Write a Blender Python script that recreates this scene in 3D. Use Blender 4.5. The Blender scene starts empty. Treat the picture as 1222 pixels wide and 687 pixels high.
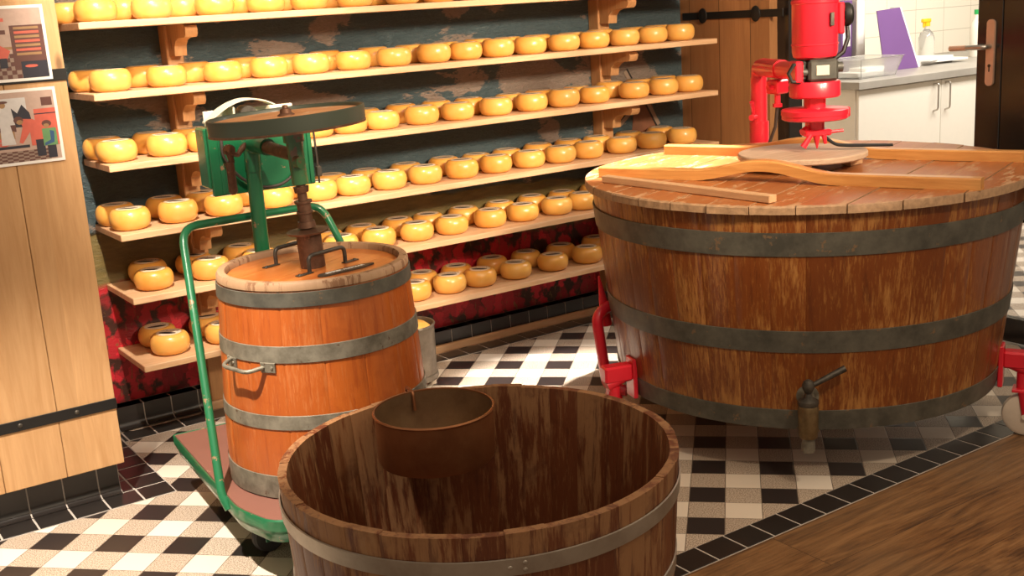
import bpy, math, random
from mathutils import Vector, Matrix
PI = math.pi
random.seed(7)
scene = bpy.context.scene
C = scene.collection

# ------------------------------------------------------------------ camera
CAM_F, CAM_PITCH, CAM_ROLL, CAM_YAW, CAM_H = 1360.26, 0.239147, 0.0632622, 0.586326, 1.37
cy, sy = math.cos(CAM_YAW), math.sin(CAM_YAW)
fwd = Vector((sy * math.cos(CAM_PITCH), cy * math.cos(CAM_PITCH), -math.sin(CAM_PITCH)))
r0 = Vector((cy, -sy, 0)); d0 = fwd.cross(r0)
cr, sr = math.cos(CAM_ROLL), math.sin(CAM_ROLL)
right = cr * r0 + sr * d0
down = -sr * r0 + cr * d0
cam_data = bpy.data.cameras.new('camera')
cam = bpy.data.objects.new('camera', cam_data); C.objects.link(cam)
cam_data.sensor_fit = 'HORIZONTAL'; cam_data.sensor_width = 36.0
cam_data.lens = 36.0 * CAM_F / 1222.0
cam_data.clip_start = 0.05
M = Matrix((( right.x, -down.x, -fwd.x, 0), (right.y, -down.y, -fwd.y, 0), (right.z, -down.z, -fwd.z, CAM_H), (0, 0, 0, 1)))
cam.matrix_world = M
scene.camera = cam

# ------------------------------------------------------------------ light
scene.view_settings.view_transform = 'Standard'
scene.view_settings.look = 'None'
scene.view_settings.gamma = 1.0
scene.view_settings.use_curve_mapping = False
scene.view_settings.exposure = 0.0
world = bpy.data.worlds.new('world'); scene.world = world; world.use_nodes = True
bg = world.node_tree.nodes['Background']
bg.inputs[0].default_value = (1.0, 0.80, 0.60, 1); bg.inputs[1].default_value = 0.45

def spot(loc, target, power, angle, blend=0.5, radius=0.04, col=(1.0, 0.80, 0.58)):
    d = bpy.data.lights.new('ceiling_spotlight', 'SPOT'); d.energy = power; d.spot_size = math.radians(angle)
    d.spot_blend = blend; d.shadow_soft_size = radius; d.color = col
    o = bpy.data.objects.new('ceiling_spotlight', d); C.objects.link(o); o.location = loc
    o.rotation_euler = (Vector(target) - Vector(loc)).to_track_quat('-Z', 'Y').to_euler()
    return o
def area(loc, target, power, sx, sy_, col=(1.0, 0.80, 0.6)):
    d = bpy.data.lights.new('added_area_light', 'AREA'); d.energy = power; d.shape = 'RECTANGLE'; d.size = sx; d.size_y = sy_; d.color = col
    o = bpy.data.objects.new('added_area_light', d); C.objects.link(o); o.location = loc
    o.rotation_euler = (Vector(target) - Vector(loc)).to_track_quat('-Z', 'Y').to_euler()
    return o
spot((0.75, 2.15, 2.75), (1.38, 3.85, 1.0), 520, 38, 0.8, 0.04, (1.0, 0.86, 0.70))   # left cheeses
spot((0.95, 0.5, 2.45), (1.25, 3.95, 0.95), 260, 30, 0.9, 0.15)   # churn and the left of the shelves
spot((0.05, 2.0, 2.75), (0.66, 2.80, 0.0), 800, 36, 0.6, 0.03, (1.0, 0.88, 0.74))    # floor at the left
spot((1.9, -0.2, 2.3), (2.1, 3.95, 0.80), 620, 38, 0.8, 0.2)      # middle of the shelves
spot((2.95, 2.80, 2.75), (2.42, 3.15, 0.0), 1400, 24, 0.5, 0.03, (1.0, 0.91, 0.82))  # floor between churn and vat, lid of the vat
spot((2.7, -0.1, 2.3), (3.15, 3.95, 1.0), 580, 36, 0.8, 0.2)      # right end of the shelves
spot((1.5, 0.2, 2.6), (2.6, 2.2, 0.5), 110, 52, 0.9, 0.1)         # front of the vat
area((5.6, 2.9, 2.55), (5.6, 4.4, 0.7), 110, 2.4, 0.6, (1.0, 0.93, 0.82))   # unseen area light added to brighten the kitchen fronts
area((2.0, 1.0, 2.75), (2.0, 2.6, 0.0), 26, 2.8, 1.8, (1.0, 0.80, 0.58))  # soft room fill added from above

# ------------------------------------------------------------------ node helper
class G:
    def __init__(s, name):
        s.m = bpy.data.materials.new(name); s.m.use_nodes = True; s.t = s.m.node_tree
        s.b = s.t.nodes['Principled BSDF']; s._c = {}
    def n(s, typ, **k):
        x = s.t.nodes.new(typ)
        for a, b in k.items(): setattr(x, a, b)
        return x
    def put(s, sock, v):
        if hasattr(v, 'is_output') or isinstance(v, bpy.types.NodeSocket): s.t.links.new(v, sock)
        elif v is not None:
            if isinstance(v, (tuple, list)) and sock.type == 'RGBA' and len(v) == 3: v = (*v, 1)
            sock.default_value = v
    def co(s, kind='Object'):
        if kind not in s._c: s._c[kind] = s.n('ShaderNodeTexCoord').outputs[kind] if kind != 'World' else s.n('ShaderNodeNewGeometry').outputs['Position']
        return s._c[kind]
    def ma(s, op, a, b=None, c=None, clamp=False):
        x = s.n('ShaderNodeMath', operation=op, use_clamp=clamp); s.put(x.inputs[0], a)
        if b is not None: s.put(x.inputs[1], b)
        if c is not None: s.put(x.inputs[2], c)
        return x.outputs[0]
    def scale(s, v, sc, off=(0, 0, 0), rot=(0, 0, 0)):
        x = s.n('ShaderNodeMapping'); s.put(x.inputs[0], v); x.inputs[3].default_value = sc; x.inputs[1].default_value = off; x.inputs[2].default_value = rot
        return x.outputs[0]
    def noise(s, v, sc=5, det=4, rough=0.55, dist=0.0):
        x = s.n('ShaderNodeTexNoise'); s.put(x.inputs['Vector'], v); x.inputs['Scale'].default_value = sc
        x.inputs['Detail'].default_value = det; x.inputs['Roughness'].default_value = rough; x.inputs['Distortion'].default_value = dist
        return x.outputs[0]
    def vor(s, v, sc, out='Distance', feature='F1', rnd=1.0):
        x = s.n('ShaderNodeTexVoronoi', feature=feature); s.put(x.inputs['Vector'], v); x.inputs['Scale'].default_value = sc
        x.inputs['Randomness'].default_value = rnd
        return x.outputs[out]
    def white(s, v):
        x = s.n('ShaderNodeTexWhiteNoise', noise_dimensions='3D'); s.put(x.inputs['Vector'], v); return x.outputs['Value']
    def mix(s, f, a, b, mode='MIX'):
        x = s.n('ShaderNodeMix', data_type='RGBA', blend_type=mode); s.put(x.inputs[0], f); s.put(x.inputs[6], a); s.put(x.inputs[7], b)
        return x.outputs[2]
    def ramp(s, f, stops, interp='LINEAR'):
        x = s.n('ShaderNodeValToRGB'); s.put(x.inputs[0], f); r = x.color_ramp; r.interpolation = interp
        while len(r.elements) < len(stops): r.elements.new(0.5)
        for e, (p, c) in zip(r.elements, stops):
            e.position = p; e.color = (*c, 1) if isinstance(c, (tuple, list)) else (c, c, c, 1)
        return x.outputs[0]
    def sep(s, v):
        x = s.n('ShaderNodeSeparateXYZ'); s.put(x.inputs[0], v); return x.outputs
    def comb(s, a=0.0, b=0.0, c=0.0):
        x = s.n('ShaderNodeCombineXYZ'); s.put(x.inputs[0], a); s.put(x.inputs[1], b); s.put(x.inputs[2], c); return x.outputs[0]
    def bump(s, h, strength=0.3, dist=0.01):
        x = s.n('ShaderNodeBump'); s.put(x.inputs['Height'], h); x.inputs['Strength'].default_value = strength; x.inputs['Distance'].default_value = dist
        s.t.links.new(x.outputs[0], s.b.inputs['Normal'])
    def out(s, col=None, rough=0.5, metal=0.0, coat=0.0, trans=0.0, spec=None, alpha=None, emit=None, estr=0.0, sss=0.0):
        s.put(s.b.inputs['Base Color'], col); s.put(s.b.inputs['Roughness'], rough); s.put(s.b.inputs['Metallic'], metal)
        if coat: s.b.inputs['Coat Weight'].default_value = coat; s.b.inputs['Coat Roughness'].default_value = 0.15
        if trans: s.b.inputs['Transmission Weight'].default_value = trans
        if spec is not None: s.b.inputs['Specular IOR Level'].default_value = spec
        if sss: s.b.inputs['Subsurface Weight'].default_value = sss; s.b.inputs['Subsurface Radius'].default_value = (0.02, 0.01, 0.004); s.b.inputs['Subsurface Scale'].default_value = 0.5
        return s.m

def plain(name, col, rough=0.5, metal=0.0, coat=0.0, var=0.12, sc=30):
    g = G(name); nz = g.noise(g.co(), sc, 3)
    dark = tuple(c * (1 - var) for c in col); light = tuple(min(1, c * (1 + var)) for c in col)
    return g.out(g.mix(nz, dark, light), rough, metal, coat)

def grain(name, c1, c2, axis='X', rough=0.5, knots=True, sc=1.0, board=None, seam=None, coord='World', coat=0.0):
    """straight-grained timber; axis = grain direction; board = (axis index, width) for tone changes per board"""
    g = G(name); v = g.co(coord)
    st = {'X': (1.2, 14, 14), 'Y': (14, 1.2, 14), 'Z': (14, 14, 1.2)}[axis]
    off = None
    if board:
        comp = g.sep(v)[board[0]]
        idx = g.ma('FLOOR', g.ma('DIVIDE', comp, board[1]))
        rnd = g.white(g.comb(idx, 3.0, 1.0))
        vv = g.n('ShaderNodeVectorMath', operation='ADD'); g.put(vv.inputs[0], v)
        g.put(vv.inputs[1], g.comb(g.ma('MULTIPLY', rnd, 7.0), g.ma('MULTIPLY', rnd, 5.0), g.ma('MULTIPLY', rnd, 9.0))); src = vv.outputs[0]
    else: src = v
    s1 = g.scale(src, tuple(a * sc for a in st))
    n1 = g.noise(s1, 2.2, 6, 0.6, 1.6)
    fine = g.noise(g.scale(src, tuple(a * sc * 3 for a in st)), 4, 4, 0.6, 0.4)
    f = g.ma('ADD', g.ma('MULTIPLY', n1, 0.75), g.ma('MULTIPLY', fine, 0.25))
    col = g.ramp(f, [(0.34, c1), (0.66, c2)])
    if board: col = g.mix(g.ma('MULTIPLY', rnd, 0.45), col, tuple(c * 0.72 for c in c1))
    if knots:
        kst = {'X': (1.0, 2.6, 2.6), 'Y': (2.6, 1.0, 2.6), 'Z': (2.6, 2.6, 1.0)}[axis]
        k = g.vor(g.scale(src, kst), 2.6 * sc)
        col = g.mix(g.ramp(k, [(0.03, 0.85), (0.075, 0.0)]), col, tuple(c * 0.35 for c in c1))
    if seam:
        comp = g.sep(v)[seam[0]]
        fr = g.ma('FRACT', g.ma('DIVIDE', comp, seam[1]))
        e = g.ma('LESS_THAN', fr, seam[2])
        col = g.mix(e, col, tuple(c * 0.25 for c in c1))
    g.bump(f, 0.15, 0.004)
    return g.out(col, rough, 0, coat)

def stave_wood(name, n, base, base2, wear, wear_amt, dark, rough=0.42, coat=0.0, streak=(26, 26, 2.2), stain=0.0, pale=None, soft=0.035, wmix=0.85, zwear=None, fine=0.0):
    """cooper's staves: tone changes stave by stave, lacquer worn through in long vertical flakes"""
    g = G(name); v = g.co('Object'); x, y, z = g.sep(v)[0:3]
    ang = g.ma('ARCTAN2', y, x)
    idx = g.ma('FLOOR', g.ma('MULTIPLY', g.ma('ADD', ang, PI), n / (2 * PI)))
    rnd = g.white(g.comb(idx, 1.0, 2.0)); rnd2 = g.white(g.comb(idx, 5.0, 8.0))
    vv = g.n('ShaderNodeVectorMath', operation='ADD'); g.put(vv.inputs[0], v); g.put(vv.inputs[1], g.comb(0.0, 0.0, g.ma('MULTIPLY', rnd2, 4.0)))
    src = vv.outputs[0]
    gr = g.noise(g.scale(src, (40, 40, 2.0)), 1.5, 5, 0.6, 0.8)
    col = g.mix(gr, base, base2)
    col = g.mix(g.ma('MULTIPLY', rnd, 0.45), col, dark)
    w1 = g.noise(g.scale(src, streak), 1.0, 8, 0.72, 0.3)
    w2 = g.noise(src, 3.2, 3, 0.6)
    w = g.ma('ADD', g.ma('MULTIPLY', w1, 0.65), g.ma('ADD', g.ma('MULTIPLY', w2, 0.35), g.ma('MULTIPLY', g.ma('SUBTRACT', rnd2, 0.5), 0.07)))
    if zwear: w = g.ma('ADD', w, g.ramp(z, zwear))
    fac = g.ramp(w, [(wear_amt, 0.0), (wear_amt + soft, 1.0)])
    col = g.mix(g.ma('MULTIPLY', fac, wmix), col, wear)
    if fine:
        w3 = g.ma('ADD', g.noise(g.scale(src, (170, 170, 16)), 1.0, 6, 0.7), g.ma('MULTIPLY', g.ma('SUBTRACT', w2, 0.5), 0.5))
        col = g.mix(g.ma('MULTIPLY', g.ramp(w3, [(0.53, 0.0), (0.60, 1.0)]), fine), col, wear)
        w4 = g.noise(g.scale(src, (60, 60, 3)), 1.0, 6, 0.7)
        col = g.mix(g.ma('MULTIPLY', g.ramp(w4, [(0.36, 1.0), (0.44, 0.0)]), 0.6), col, dark)
    if pale:
        pz = g.ramp(g.noise(g.scale(src, (9, 9, 1.4)), 1.6, 7, 0.7), [(pale[0], 0.0), (pale[0] + 0.06, 1.0)])
        col = g.mix(g.ma('MULTIPLY', pz, 0.8), col, pale[1])
    if stain:
        sp = g.ramp(g.noise(src, 9, 5, 0.7), [(0.36, 1.0), (0.46, 0.0)])
        col = g.mix(g.ma('MULTIPLY', sp, stain), col, dark)
    g.bump(g.ma('ADD', g.ma('MULTIPLY', w1, 0.6), gr), 0.25, 0.003)
    return g.out(col, g.ma('ADD', rough, g.ma('MULTIPLY', fac, 0.25)), 0, coat)

def metal(name, c1, c2, rough=0.45, sc=14, met=0.8, spots=None):
    g = G(name); v = g.co(); n1 = g.noise(v, sc, 6, 0.65)
    col = g.ramp(n1, [(0.35, c1), (0.65, c2)])
    if spots:
        s_ = g.ramp(g.noise(v, spots[1], 5, 0.7), [(spots[2], 0.0), (spots[2] + 0.04, 1.0)])
        col = g.mix(s_, col, spots[0])
    g.bump(n1, 0.2, 0.002)
    return g.out(col, rough, met)

def painted(name, col, chip, amt=0.66, rough=0.3, coat=0.3, sc=22):
    g = G(name); v = g.co(); n1 = g.noise(v, sc, 6, 0.7); n2 = g.noise(v, 5, 3)
    c = g.mix(n2, tuple(a * 0.8 for a in col), tuple(min(1, a * 1.1) for a in col))
    f = g.ramp(n1, [(amt, 0.0), (amt + 0.02, 1.0)])
    return g.out(g.mix(f, c, chip), rough, 0, coat)

MT = {}
MT['pine'] = grain('pine_shelf', (0.62, 0.37, 0.19), (0.76, 0.51, 0.31), 'X', 0.5, True)
MT['pine_v'] = grain('pine_post', (0.46, 0.23, 0.09), (0.60, 0.33, 0.145), 'Z', 0.5, True)
MT['oak'] = grain('oak_plank_upright', (0.50, 0.27, 0.11), (0.64, 0.38, 0.18), 'Z', 0.55, True, 0.8, (0, 0.172))
MT['oak_r'] = grain('oak_panel_end', (0.36, 0.16, 0.06), (0.47, 0.23, 0.09), 'Z', 0.5, True, 0.8, (1, 0.19), (1, 0.19, 0.02))
MT['vat'] = stave_wood('vat_lacquered_staves', 42, (0.15, 0.036, 0.008), (0.25, 0.070, 0.013), (0.46, 0.21, 0.05), 0.535, (0.10, 0.024, 0.007), 0.30, 0.15, (85, 85, 6.0), 0.0, None, 0.09, 0.62, [(0.20, 0.07), (0.28, 0.0), (0.455, 0.0), (0.468, 0.045), (0.50, 0.0), (0.73, 0.0), (0.77, 0.05)], 0.30)
MT['tub'] = stave_wood('tub_weathered_staves', 34, (0.12, 0.030, 0.010), (0.19, 0.058, 0.018), (0.34, 0.17, 0.068), 0.515, (0.075, 0.018, 0.008), 0.45, 0.0, (50, 50, 5.0), 0.4, (0.60, (0.33, 0.175, 0.075)), 0.06, 0.75, [(0.36, 0.0), (0.49, 0.065)], 0.3)  # paler toward the rim: wear, with its lit tone painted in too
MT['churn'] = stave_wood('churn_orange_staves', 16, (0.36, 0.075, 0.009), (0.53, 0.14, 0.022), (0.72, 0.38, 0.16), 0.62, (0.27, 0.050, 0.008), 0.36, 0.15, (30, 30, 5), 0.35, (0.70, (0.66, 0.36, 0.17)), 0.03, 0.8, [(0.18, 0.03), (0.28, 0.0), (0.70, 0.0), (0.74, 0.03)], 0.12)
MT['churn_rim'] = stave_wood('churn_bare_rim', 16, (0.34, 0.20, 0.11), (0.46, 0.29, 0.165), (0.17, 0.075, 0.032), 0.53, (0.25, 0.14, 0.07), 0.6)
MT['churn_lid'] = grain('churn_orange_lid', (0.42, 0.10, 0.016), (0.58, 0.19, 0.04), 'X', 0.3, False, 1.2, None, None, 'Object', 0.3)
def lid_mat(name, c1, c2, worn, amt, rough=0.35):
    g = G(name); v = g.co('Object'); gr = g.noise(g.scale(v, (2.0, 30, 30)), 2.0, 6, 0.6, 0.7)
    idx = g.ma('FLOOR', g.ma('DIVIDE', g.sep(v)[1], 0.118)); rnd = g.white(g.comb(idx, 1.0, 4.0))
    col = g.mix(gr, c1, c2); col = g.mix(g.ma('MULTIPLY', rnd, 0.3), col, tuple(a * 0.6 for a in c1))
    w = g.noise(g.scale(v, (4, 14, 14)), 2.2, 8, 0.75)
    x, y, z = g.sep(v)[0:3]
    rr = g.ma('SQRT', g.ma('ADD', g.ma('MULTIPLY', x, x), g.ma('MULTIPLY', y, y)))
    edge = g.ramp(rr, [(0.665, 0.0), (0.70, 0.12)])
    f = g.ramp(g.ma('ADD', w, edge), [(amt, 0.0), (amt + 0.04, 1.0)])
    g.bump(g.ma('ADD', w, gr), 0.3, 0.003)
    return g.out(g.mix(g.ma('MULTIPLY', f, 0.8), col, worn), g.ma('ADD', rough, g.ma('MULTIPLY', f, 0.2)), 0, 0.1)
MT['vat_lid'] = lid_mat('vat_lid_boards', (0.32, 0.092, 0.022), (0.46, 0.16, 0.042), (0.52, 0.31, 0.16), 0.555, 0.42)
MT['lid_edge'] = plain('worn_board_edge', (0.36, 0.215, 0.115), 0.7, 0, 0, 0.55, 70)
MT['cleat'] = grain('orange_cleat_wood', (0.50, 0.21, 0.055), (0.66, 0.33, 0.10), 'Y', 0.35, True, 1.3, None, None, 'Object', 0.2)
MT['bare'] = grain('bare_pale_wood', (0.50, 0.28, 0.14), (0.62, 0.38, 0.20), 'Y', 0.6, False, 1.4, None, None, 'Object')
MT['board_grey'] = grain('grey_scrubbed_board', (0.40, 0.27, 0.18), (0.54, 0.39, 0.27), 'X', 0.6, False, 1.0, None, None, 'Object')
MT['hoop_dark'] = metal('dark_grey_hoop_iron', (0.075, 0.072, 0.058), (0.15, 0.14, 0.11), 0.5, 12, 0.4, ((0.22, 0.14, 0.08), 25, 0.63))
MT['hoop_mid'] = metal('weathered_hoop_steel', (0.13, 0.115, 0.085), (0.27, 0.245, 0.19), 0.5, 22, 0.4, ((0.10, 0.055, 0.03), 34, 0.62))
MT['hoop_pale'] = metal('galvanised_hoop_steel', (0.34, 0.29, 0.23), (0.46, 0.41, 0.34), 0.42, 10, 0.65)
MT['iron'] = metal('worn_black_iron', (0.045, 0.040, 0.034), (0.11, 0.095, 0.075), 0.45, 30, 0.6)
MT['rust'] = metal('rusty_spindle_iron', (0.085, 0.040, 0.022), (0.17, 0.085, 0.05), 0.5, 25, 0.5, ((0.25, 0.11, 0.05), 30, 0.62))
MT['copper'] = metal('dull_copper', (0.28, 0.105, 0.045), (0.42, 0.18, 0.075), 0.38, 7, 0.75)
MT['copper_in'] = metal('tarnished_copper_inside', (0.22, 0.13, 0.07), (0.36, 0.23, 0.12), 0.35, 8, 0.7)
MT['brass'] = metal('tarnished_brass', (0.13, 0.085, 0.04), (0.25, 0.17, 0.08), 0.4, 20, 0.7)
MT['steel'] = metal('satin_steel', (0.50, 0.47, 0.43), (0.62, 0.58, 0.53), 0.3, 6, 0.9)
MT['zinc'] = metal('dull_zinc_bucket', (0.10, 0.08, 0.06), (0.19, 0.155, 0.12), 0.5, 16, 0.4, ((0.28, 0.24, 0.19), 35, 0.63))
MT['red'] = painted('glossy_red_paint', (0.70, 0.016, 0.034), (0.25, 0.03, 0.02), 0.72)
MT['green'] = painted('chipped_green_paint', (0.010, 0.135, 0.052), (0.30, 0.17, 0.09), 0.625)
MT['green_d'] = painted('worn_green_casting', (0.035, 0.13, 0.05), (0.13, 0.075, 0.045), 0.52)
MT['pulley_side'] = painted('dark_green_wheel_rim', (0.035, 0.045, 0.030), (0.20, 0.12, 0.07), 0.66, 0.5, 0.1)
MT['pulley_top'] = metal('rusty_orange_wheel_disc', (0.42, 0.17, 0.06), (0.60, 0.30, 0.14), 0.45, 14, 0.1, ((0.62, 0.48, 0.36), 18, 0.62))
MT['deck'] = painted('worn_brown_deck_board', (0.20, 0.085, 0.062), (0.42, 0.25, 0.15), 0.68, 0.5, 0.0, 18)
MT['black'] = plain('black_lacquer', (0.012, 0.010, 0.009), 0.22, 0, 0.3)
MT['black_strap'] = plain('black_flat_iron', (0.014, 0.013, 0.012), 0.5, 0.3)
MT['rubber'] = plain('black_rubber', (0.02, 0.019, 0.018), 0.7)
MT['cable'] = plain('dark_brown_cable', (0.05, 0.035, 0.028), 0.6)
MT['cream'] = plain('cream_painted_metal', (0.62, 0.55, 0.42), 0.45)
MT['grey_box'] = metal('grey_cast_terminal_box', (0.05, 0.05, 0.042), (0.10, 0.095, 0.08), 0.45, 20, 0.3)
MT['wheel_white'] = plain('cream_caster_wheel', (0.62, 0.52, 0.42), 0.4)
MT['white'] = plain('white_melamine', (0.78, 0.74, 0.66), 0.35, 0, 0.1, 0.03)
MT['paper'] = plain('white_paper', (0.85, 0.83, 0.80), 0.7, 0, 0, 0.02)
MT['counter'] = metal('grey_stone_worktop', (0.30, 0.28, 0.25), (0.38, 0.355, 0.32), 0.35, 5, 0.0)
MT['purple'] = plain('purple_card', (0.16, 0.075, 0.24), 0.4, 0, 0.1, 0.08, 6)
MT['yellow'] = plain('yellow_plastic', (0.85, 0.50, 0.02), 0.35)
MT['green_pl'] = plain('green_plastic', (0.02, 0.35, 0.09), 0.35)
MT['tile_black'] = plain('black_ceramic_tile', (0.022, 0.018, 0.016), 0.28, 0, 0.2, 0.25, 12)
MT['grout'] = plain('pale_grout', (0.46, 0.41, 0.36), 0.9)
MT['copper_grip'] = metal('copper_tinted_handle', (0.62, 0.40, 0.28), (0.72, 0.48, 0.35), 0.45, 6, 0.35)
g = G('clear_plastic'); MT['clear'] = g.out((0.92, 0.92, 0.9), 0.12, 0, 0, 0.85)
g = G('door_glass'); MT['glass'] = g.out((0.8, 0.8, 0.8), 0.03, 0, 0, 1.0)
# cheese wax
g = G('yellow_cheese_wax'); v = g.co('Object'); ra = g.n('ShaderNodeObjectInfo').outputs['Random']
base = g.mix(ra, (0.80, 0.375, 0.055), (0.86, 0.46, 0.095))
zz = g.sep(v)[2]
nz = g.noise(v, 22, 4)
col = g.mix(g.ramp(nz, [(0.3, 0.0), (0.75, 0.35)]), base, (0.90, 0.60, 0.24))
g.bump(nz, 0.08, 0.004)
MT['cheese'] = g.out(col, 0.32, 0, 0.25, sss=0.12)
# cheese label: pale ring with a dark printed lens
g = G('cheese_label_print'); v = g.co('Object'); x, y, z = g.sep(v)[0:3]
e = g.ma('ADD', g.ma('POWER', g.ma('DIVIDE', x, 0.033), 2.0), g.ma('POWER', g.ma('DIVIDE', g.ma('ADD', y, 0.010), 0.0125), 2.0))
ink = g.ma('LESS_THAN', e, 1.0)
txt = g.ma('MULTIPLY', g.ma('GREATER_THAN', g.noise(g.scale(v, (1.0, 0.5, 1)), 190, 1), 0.50),
           g.ma('LESS_THAN', g.ma('ABSOLUTE', g.ma('SUBTRACT', y, 0.020)), 0.006))
f = g.ma('MAXIMUM', ink, g.ma('MULTIPLY', txt, 0.6))
MT['label'] = g.out(g.mix(f, (0.80, 0.68, 0.52), (0.02, 0.014, 0.015)), 0.55, 0, 0)
# mural
g = G('painted_mural'); P = g.co('World'); x, y, z = g.sep(P)[0:3]
flat = g.comb(x, 0.0, z)
wob = g.noise(flat, 5, 4)
stroke = g.noise(g.scale(flat, (9, 1, 26), rot=(0, 0.35, 0)), 2.2, 5, 0.6, 2.2)
sky = g.mix(stroke, (0.040, 0.072, 0.086), (0.115, 0.165, 0.18))
rightness = g.ramp(x, [(0.0, 0.0), (1.0, 0.0)])
cl = g.noise(g.scale(flat, (1.5, 1, 2.6), (0.6, 0, 0.35)), 1.7, 5, 0.55, 0.4)
cloud = g.mix(stroke, (0.20, 0.155, 0.125), (0.40, 0.325, 0.27))
sky = g.mix(g.ramp(g.ma('ADD', cl, g.ma('MULTIPLY', g.ma('SUBTRACT', stroke, 0.5), 0.12)), [(0.555, 0.0), (0.575, 1.0)]), sky, cloud)
mead = g.mix(g.noise(g.scale(flat, (4, 1, 22)), 3, 6, 0.65, 0.6), (0.055, 0.055, 0.018), (0.25, 0.18, 0.06))
dn = g.ma('MULTIPLY', g.ma('SUBTRACT', g.noise(flat, 14, 4, 0.6), 0.5), 0.12); dn2 = g.ma('MULTIPLY', g.ma('SUBTRACT', g.noise(flat, 11, 4, 0.6, 1.0), 0.5), 0.12)
tco = g.scale(g.comb(g.ma('ADD', x, dn), 0.0, g.ma('ADD', z, dn2)), (24, 1, 15))
tcell = g.vor(tco, 1.0, 'Color'); td = g.vor(tco, 1.0, 'Distance')
petal = g.mix(g.sep(tcell)[0], (0.18, 0.004, 0.008), (0.74, 0.025, 0.045))
tul = g.mix(g.ramp(td, [(0.56, 0.0), (0.74, 1.0)]), petal, (0.05, 0.016, 0.010))
stem = g.ramp(g.noise(g.scale(flat, (26, 1, 8)), 1.6, 3, 0.6, 1.5), [(0.62, 0.0), (0.65, 1.0)])
tul = g.mix(g.ma('MULTIPLY', stem, 0.7), tul, (0.17, 0.10, 0.03))
zw = g.ma('ADD', z, g.ma('MULTIPLY', g.ma('SUBTRACT', wob, 0.5), 0.07))
zm = g.ma('ADD', zw, g.ma('MULTIPLY', g.ma('SUBTRACT', x, 1.0), 0.04))
colm = g.mix(g.ramp(zm, [(0.70, 0.0), (0.712, 1.0)]), mead, sky)
zt = g.ma('ADD', zw, g.ma('MULTIPLY', g.ma('SUBTRACT', x, 1.0), 0.05))
colm = g.mix(g.ramp(zt, [(0.505, 1.0), (0.53, 0.0)]), colm, tul)
isk = g.ramp(zm, [(0.70, 0.15), (0.712, 1.0)])
g.bump(g.ma('MULTIPLY', g.ma('ADD', stroke, g.noise(g.scale(flat, (1, 1, 2)), 24, 5, 0.65, 3.0)), isk), 0.9, 0.014)
MT['mural'] = g.out(colm, 0.42)
MT['mill'] = plain('painted_mill_brown', (0.20, 0.085, 0.045), 0.5, 0, 0, 0.4, 18)
MT['mill_dark'] = plain('painted_mill_dark', (0.02, 0.018, 0.016), 0.5)
MT['mill_pale'] = plain('painted_mill_sail', (0.30, 0.22, 0.16), 0.5)
# floor tiles: dark / speckled / pale laid diagonally
TX, TY, TS = 2.4433, 2.6363, 0.09997
g = G('diagonal_floor_tiles'); P = g.co('World'); x, y, z = g.sep(P)[0:3]
dx = g.ma('SUBTRACT', x, TX); dy = g.ma('SUBTRACT', y, TY); k = 1 / (math.sqrt(2) * TS)
u = g.ma('MULTIPLY', g.ma('SUBTRACT', dx, dy), k); w = g.ma('MULTIPLY', g.ma('ADD', dx, dy), -k)
iu = g.ma('FLOOR', u); iw = g.ma('FLOOR', w); fu = g.ma('FRACT', u); fw = g.ma('FRACT', w)
pu = g.ma('FLOORED_MODULO', iu, 2.0); pw = g.ma('FLOORED_MODULO', iw, 2.0)     # black where u even, w odd
isblack = g.ma('MULTIPLY', g.ma('SUBTRACT', 1.0, pu), pw)
iswhite = g.ma('MULTIPLY', pu, g.ma('SUBTRACT', 1.0, pw))
rt = g.white(g.comb(iu, iw, 0.0))
sp = g.noise(P, 300, 2, 0.6)
speck = g.mix(g.ramp(sp, [(0.45, 0.0), (0.53, 1.0)]), (0.24, 0.17, 0.12), (0.64, 0.54, 0.43))
speck = g.mix(g.ma('MULTIPLY', rt, 0.25), speck, (0.30, 0.22, 0.16))
pale = g.mix(rt, (0.72, 0.62, 0.50), (0.80, 0.71, 0.60))
blk = g.mix(rt, (0.022, 0.017, 0.016), (0.034, 0.026, 0.024))
c = g.mix(isblack, g.mix(iswhite, speck, pale), blk)
eu = g.ma('MINIMUM', fu, g.ma('SUBTRACT', 1.0, fu)); ew = g.ma('MINIMUM', fw, g.ma('SUBTRACT', 1.0, fw)); e = g.ma('MINIMUM', eu, ew)
gr = g.ma('LESS_THAN', e, 0.011)
c = g.mix(gr, c, (0.16, 0.12, 0.09))
g.bump(g.ramp(e, [(0.0, 0.0), (0.03, 1.0)]), 0.35, 0.002)
MT['tiles'] = g.out(c, g.mix(isblack, (0.42, 0.42, 0.42), (0.3, 0.3, 0.3)))
# plank floor
g = G('brown_plank_floor'); P = g.co('World'); x, y, z = g.sep(P)[0:3]
row = g.ma('FLOOR', g.ma('DIVIDE', y, 0.19)); rn = g.white(g.comb(row, 2.0, 0.0))
sx_ = g.ma('DIVIDE', g.ma('ADD', x, g.ma('MULTIPLY', rn, 3.0)), 1.3)
bi = g.ma('FLOOR', sx_); rn2 = g.white(g.comb(row, bi, 3.0))
vv = g.n('ShaderNodeVectorMath', operation='ADD'); g.put(vv.inputs[0], P); g.put(vv.inputs[1], g.comb(g.ma('MULTIPLY', rn2, 9.0), g.ma('MULTIPLY', rn2, 4.0), 0.0))
n1 = g.noise(g.scale(vv.outputs[0], (1.0, 7, 1)), 2.0, 7, 0.55, 2.6)
n2 = g.noise(g.scale(vv.outputs[0], (3, 60, 1)), 2.5, 4, 0.65, 0.4)
n3 = g.noise(P, 1.6, 3)
f = g.ma('ADD', g.ma('MULTIPLY', n1, 0.6), g.ma('MULTIPLY', n2, 0.4))
c = g.ramp(f, [(0.38, (0.07, 0.028, 0.010)), (0.50, (0.21, 0.095, 0.032)), (0.62, (0.33, 0.165, 0.062))])
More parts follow.
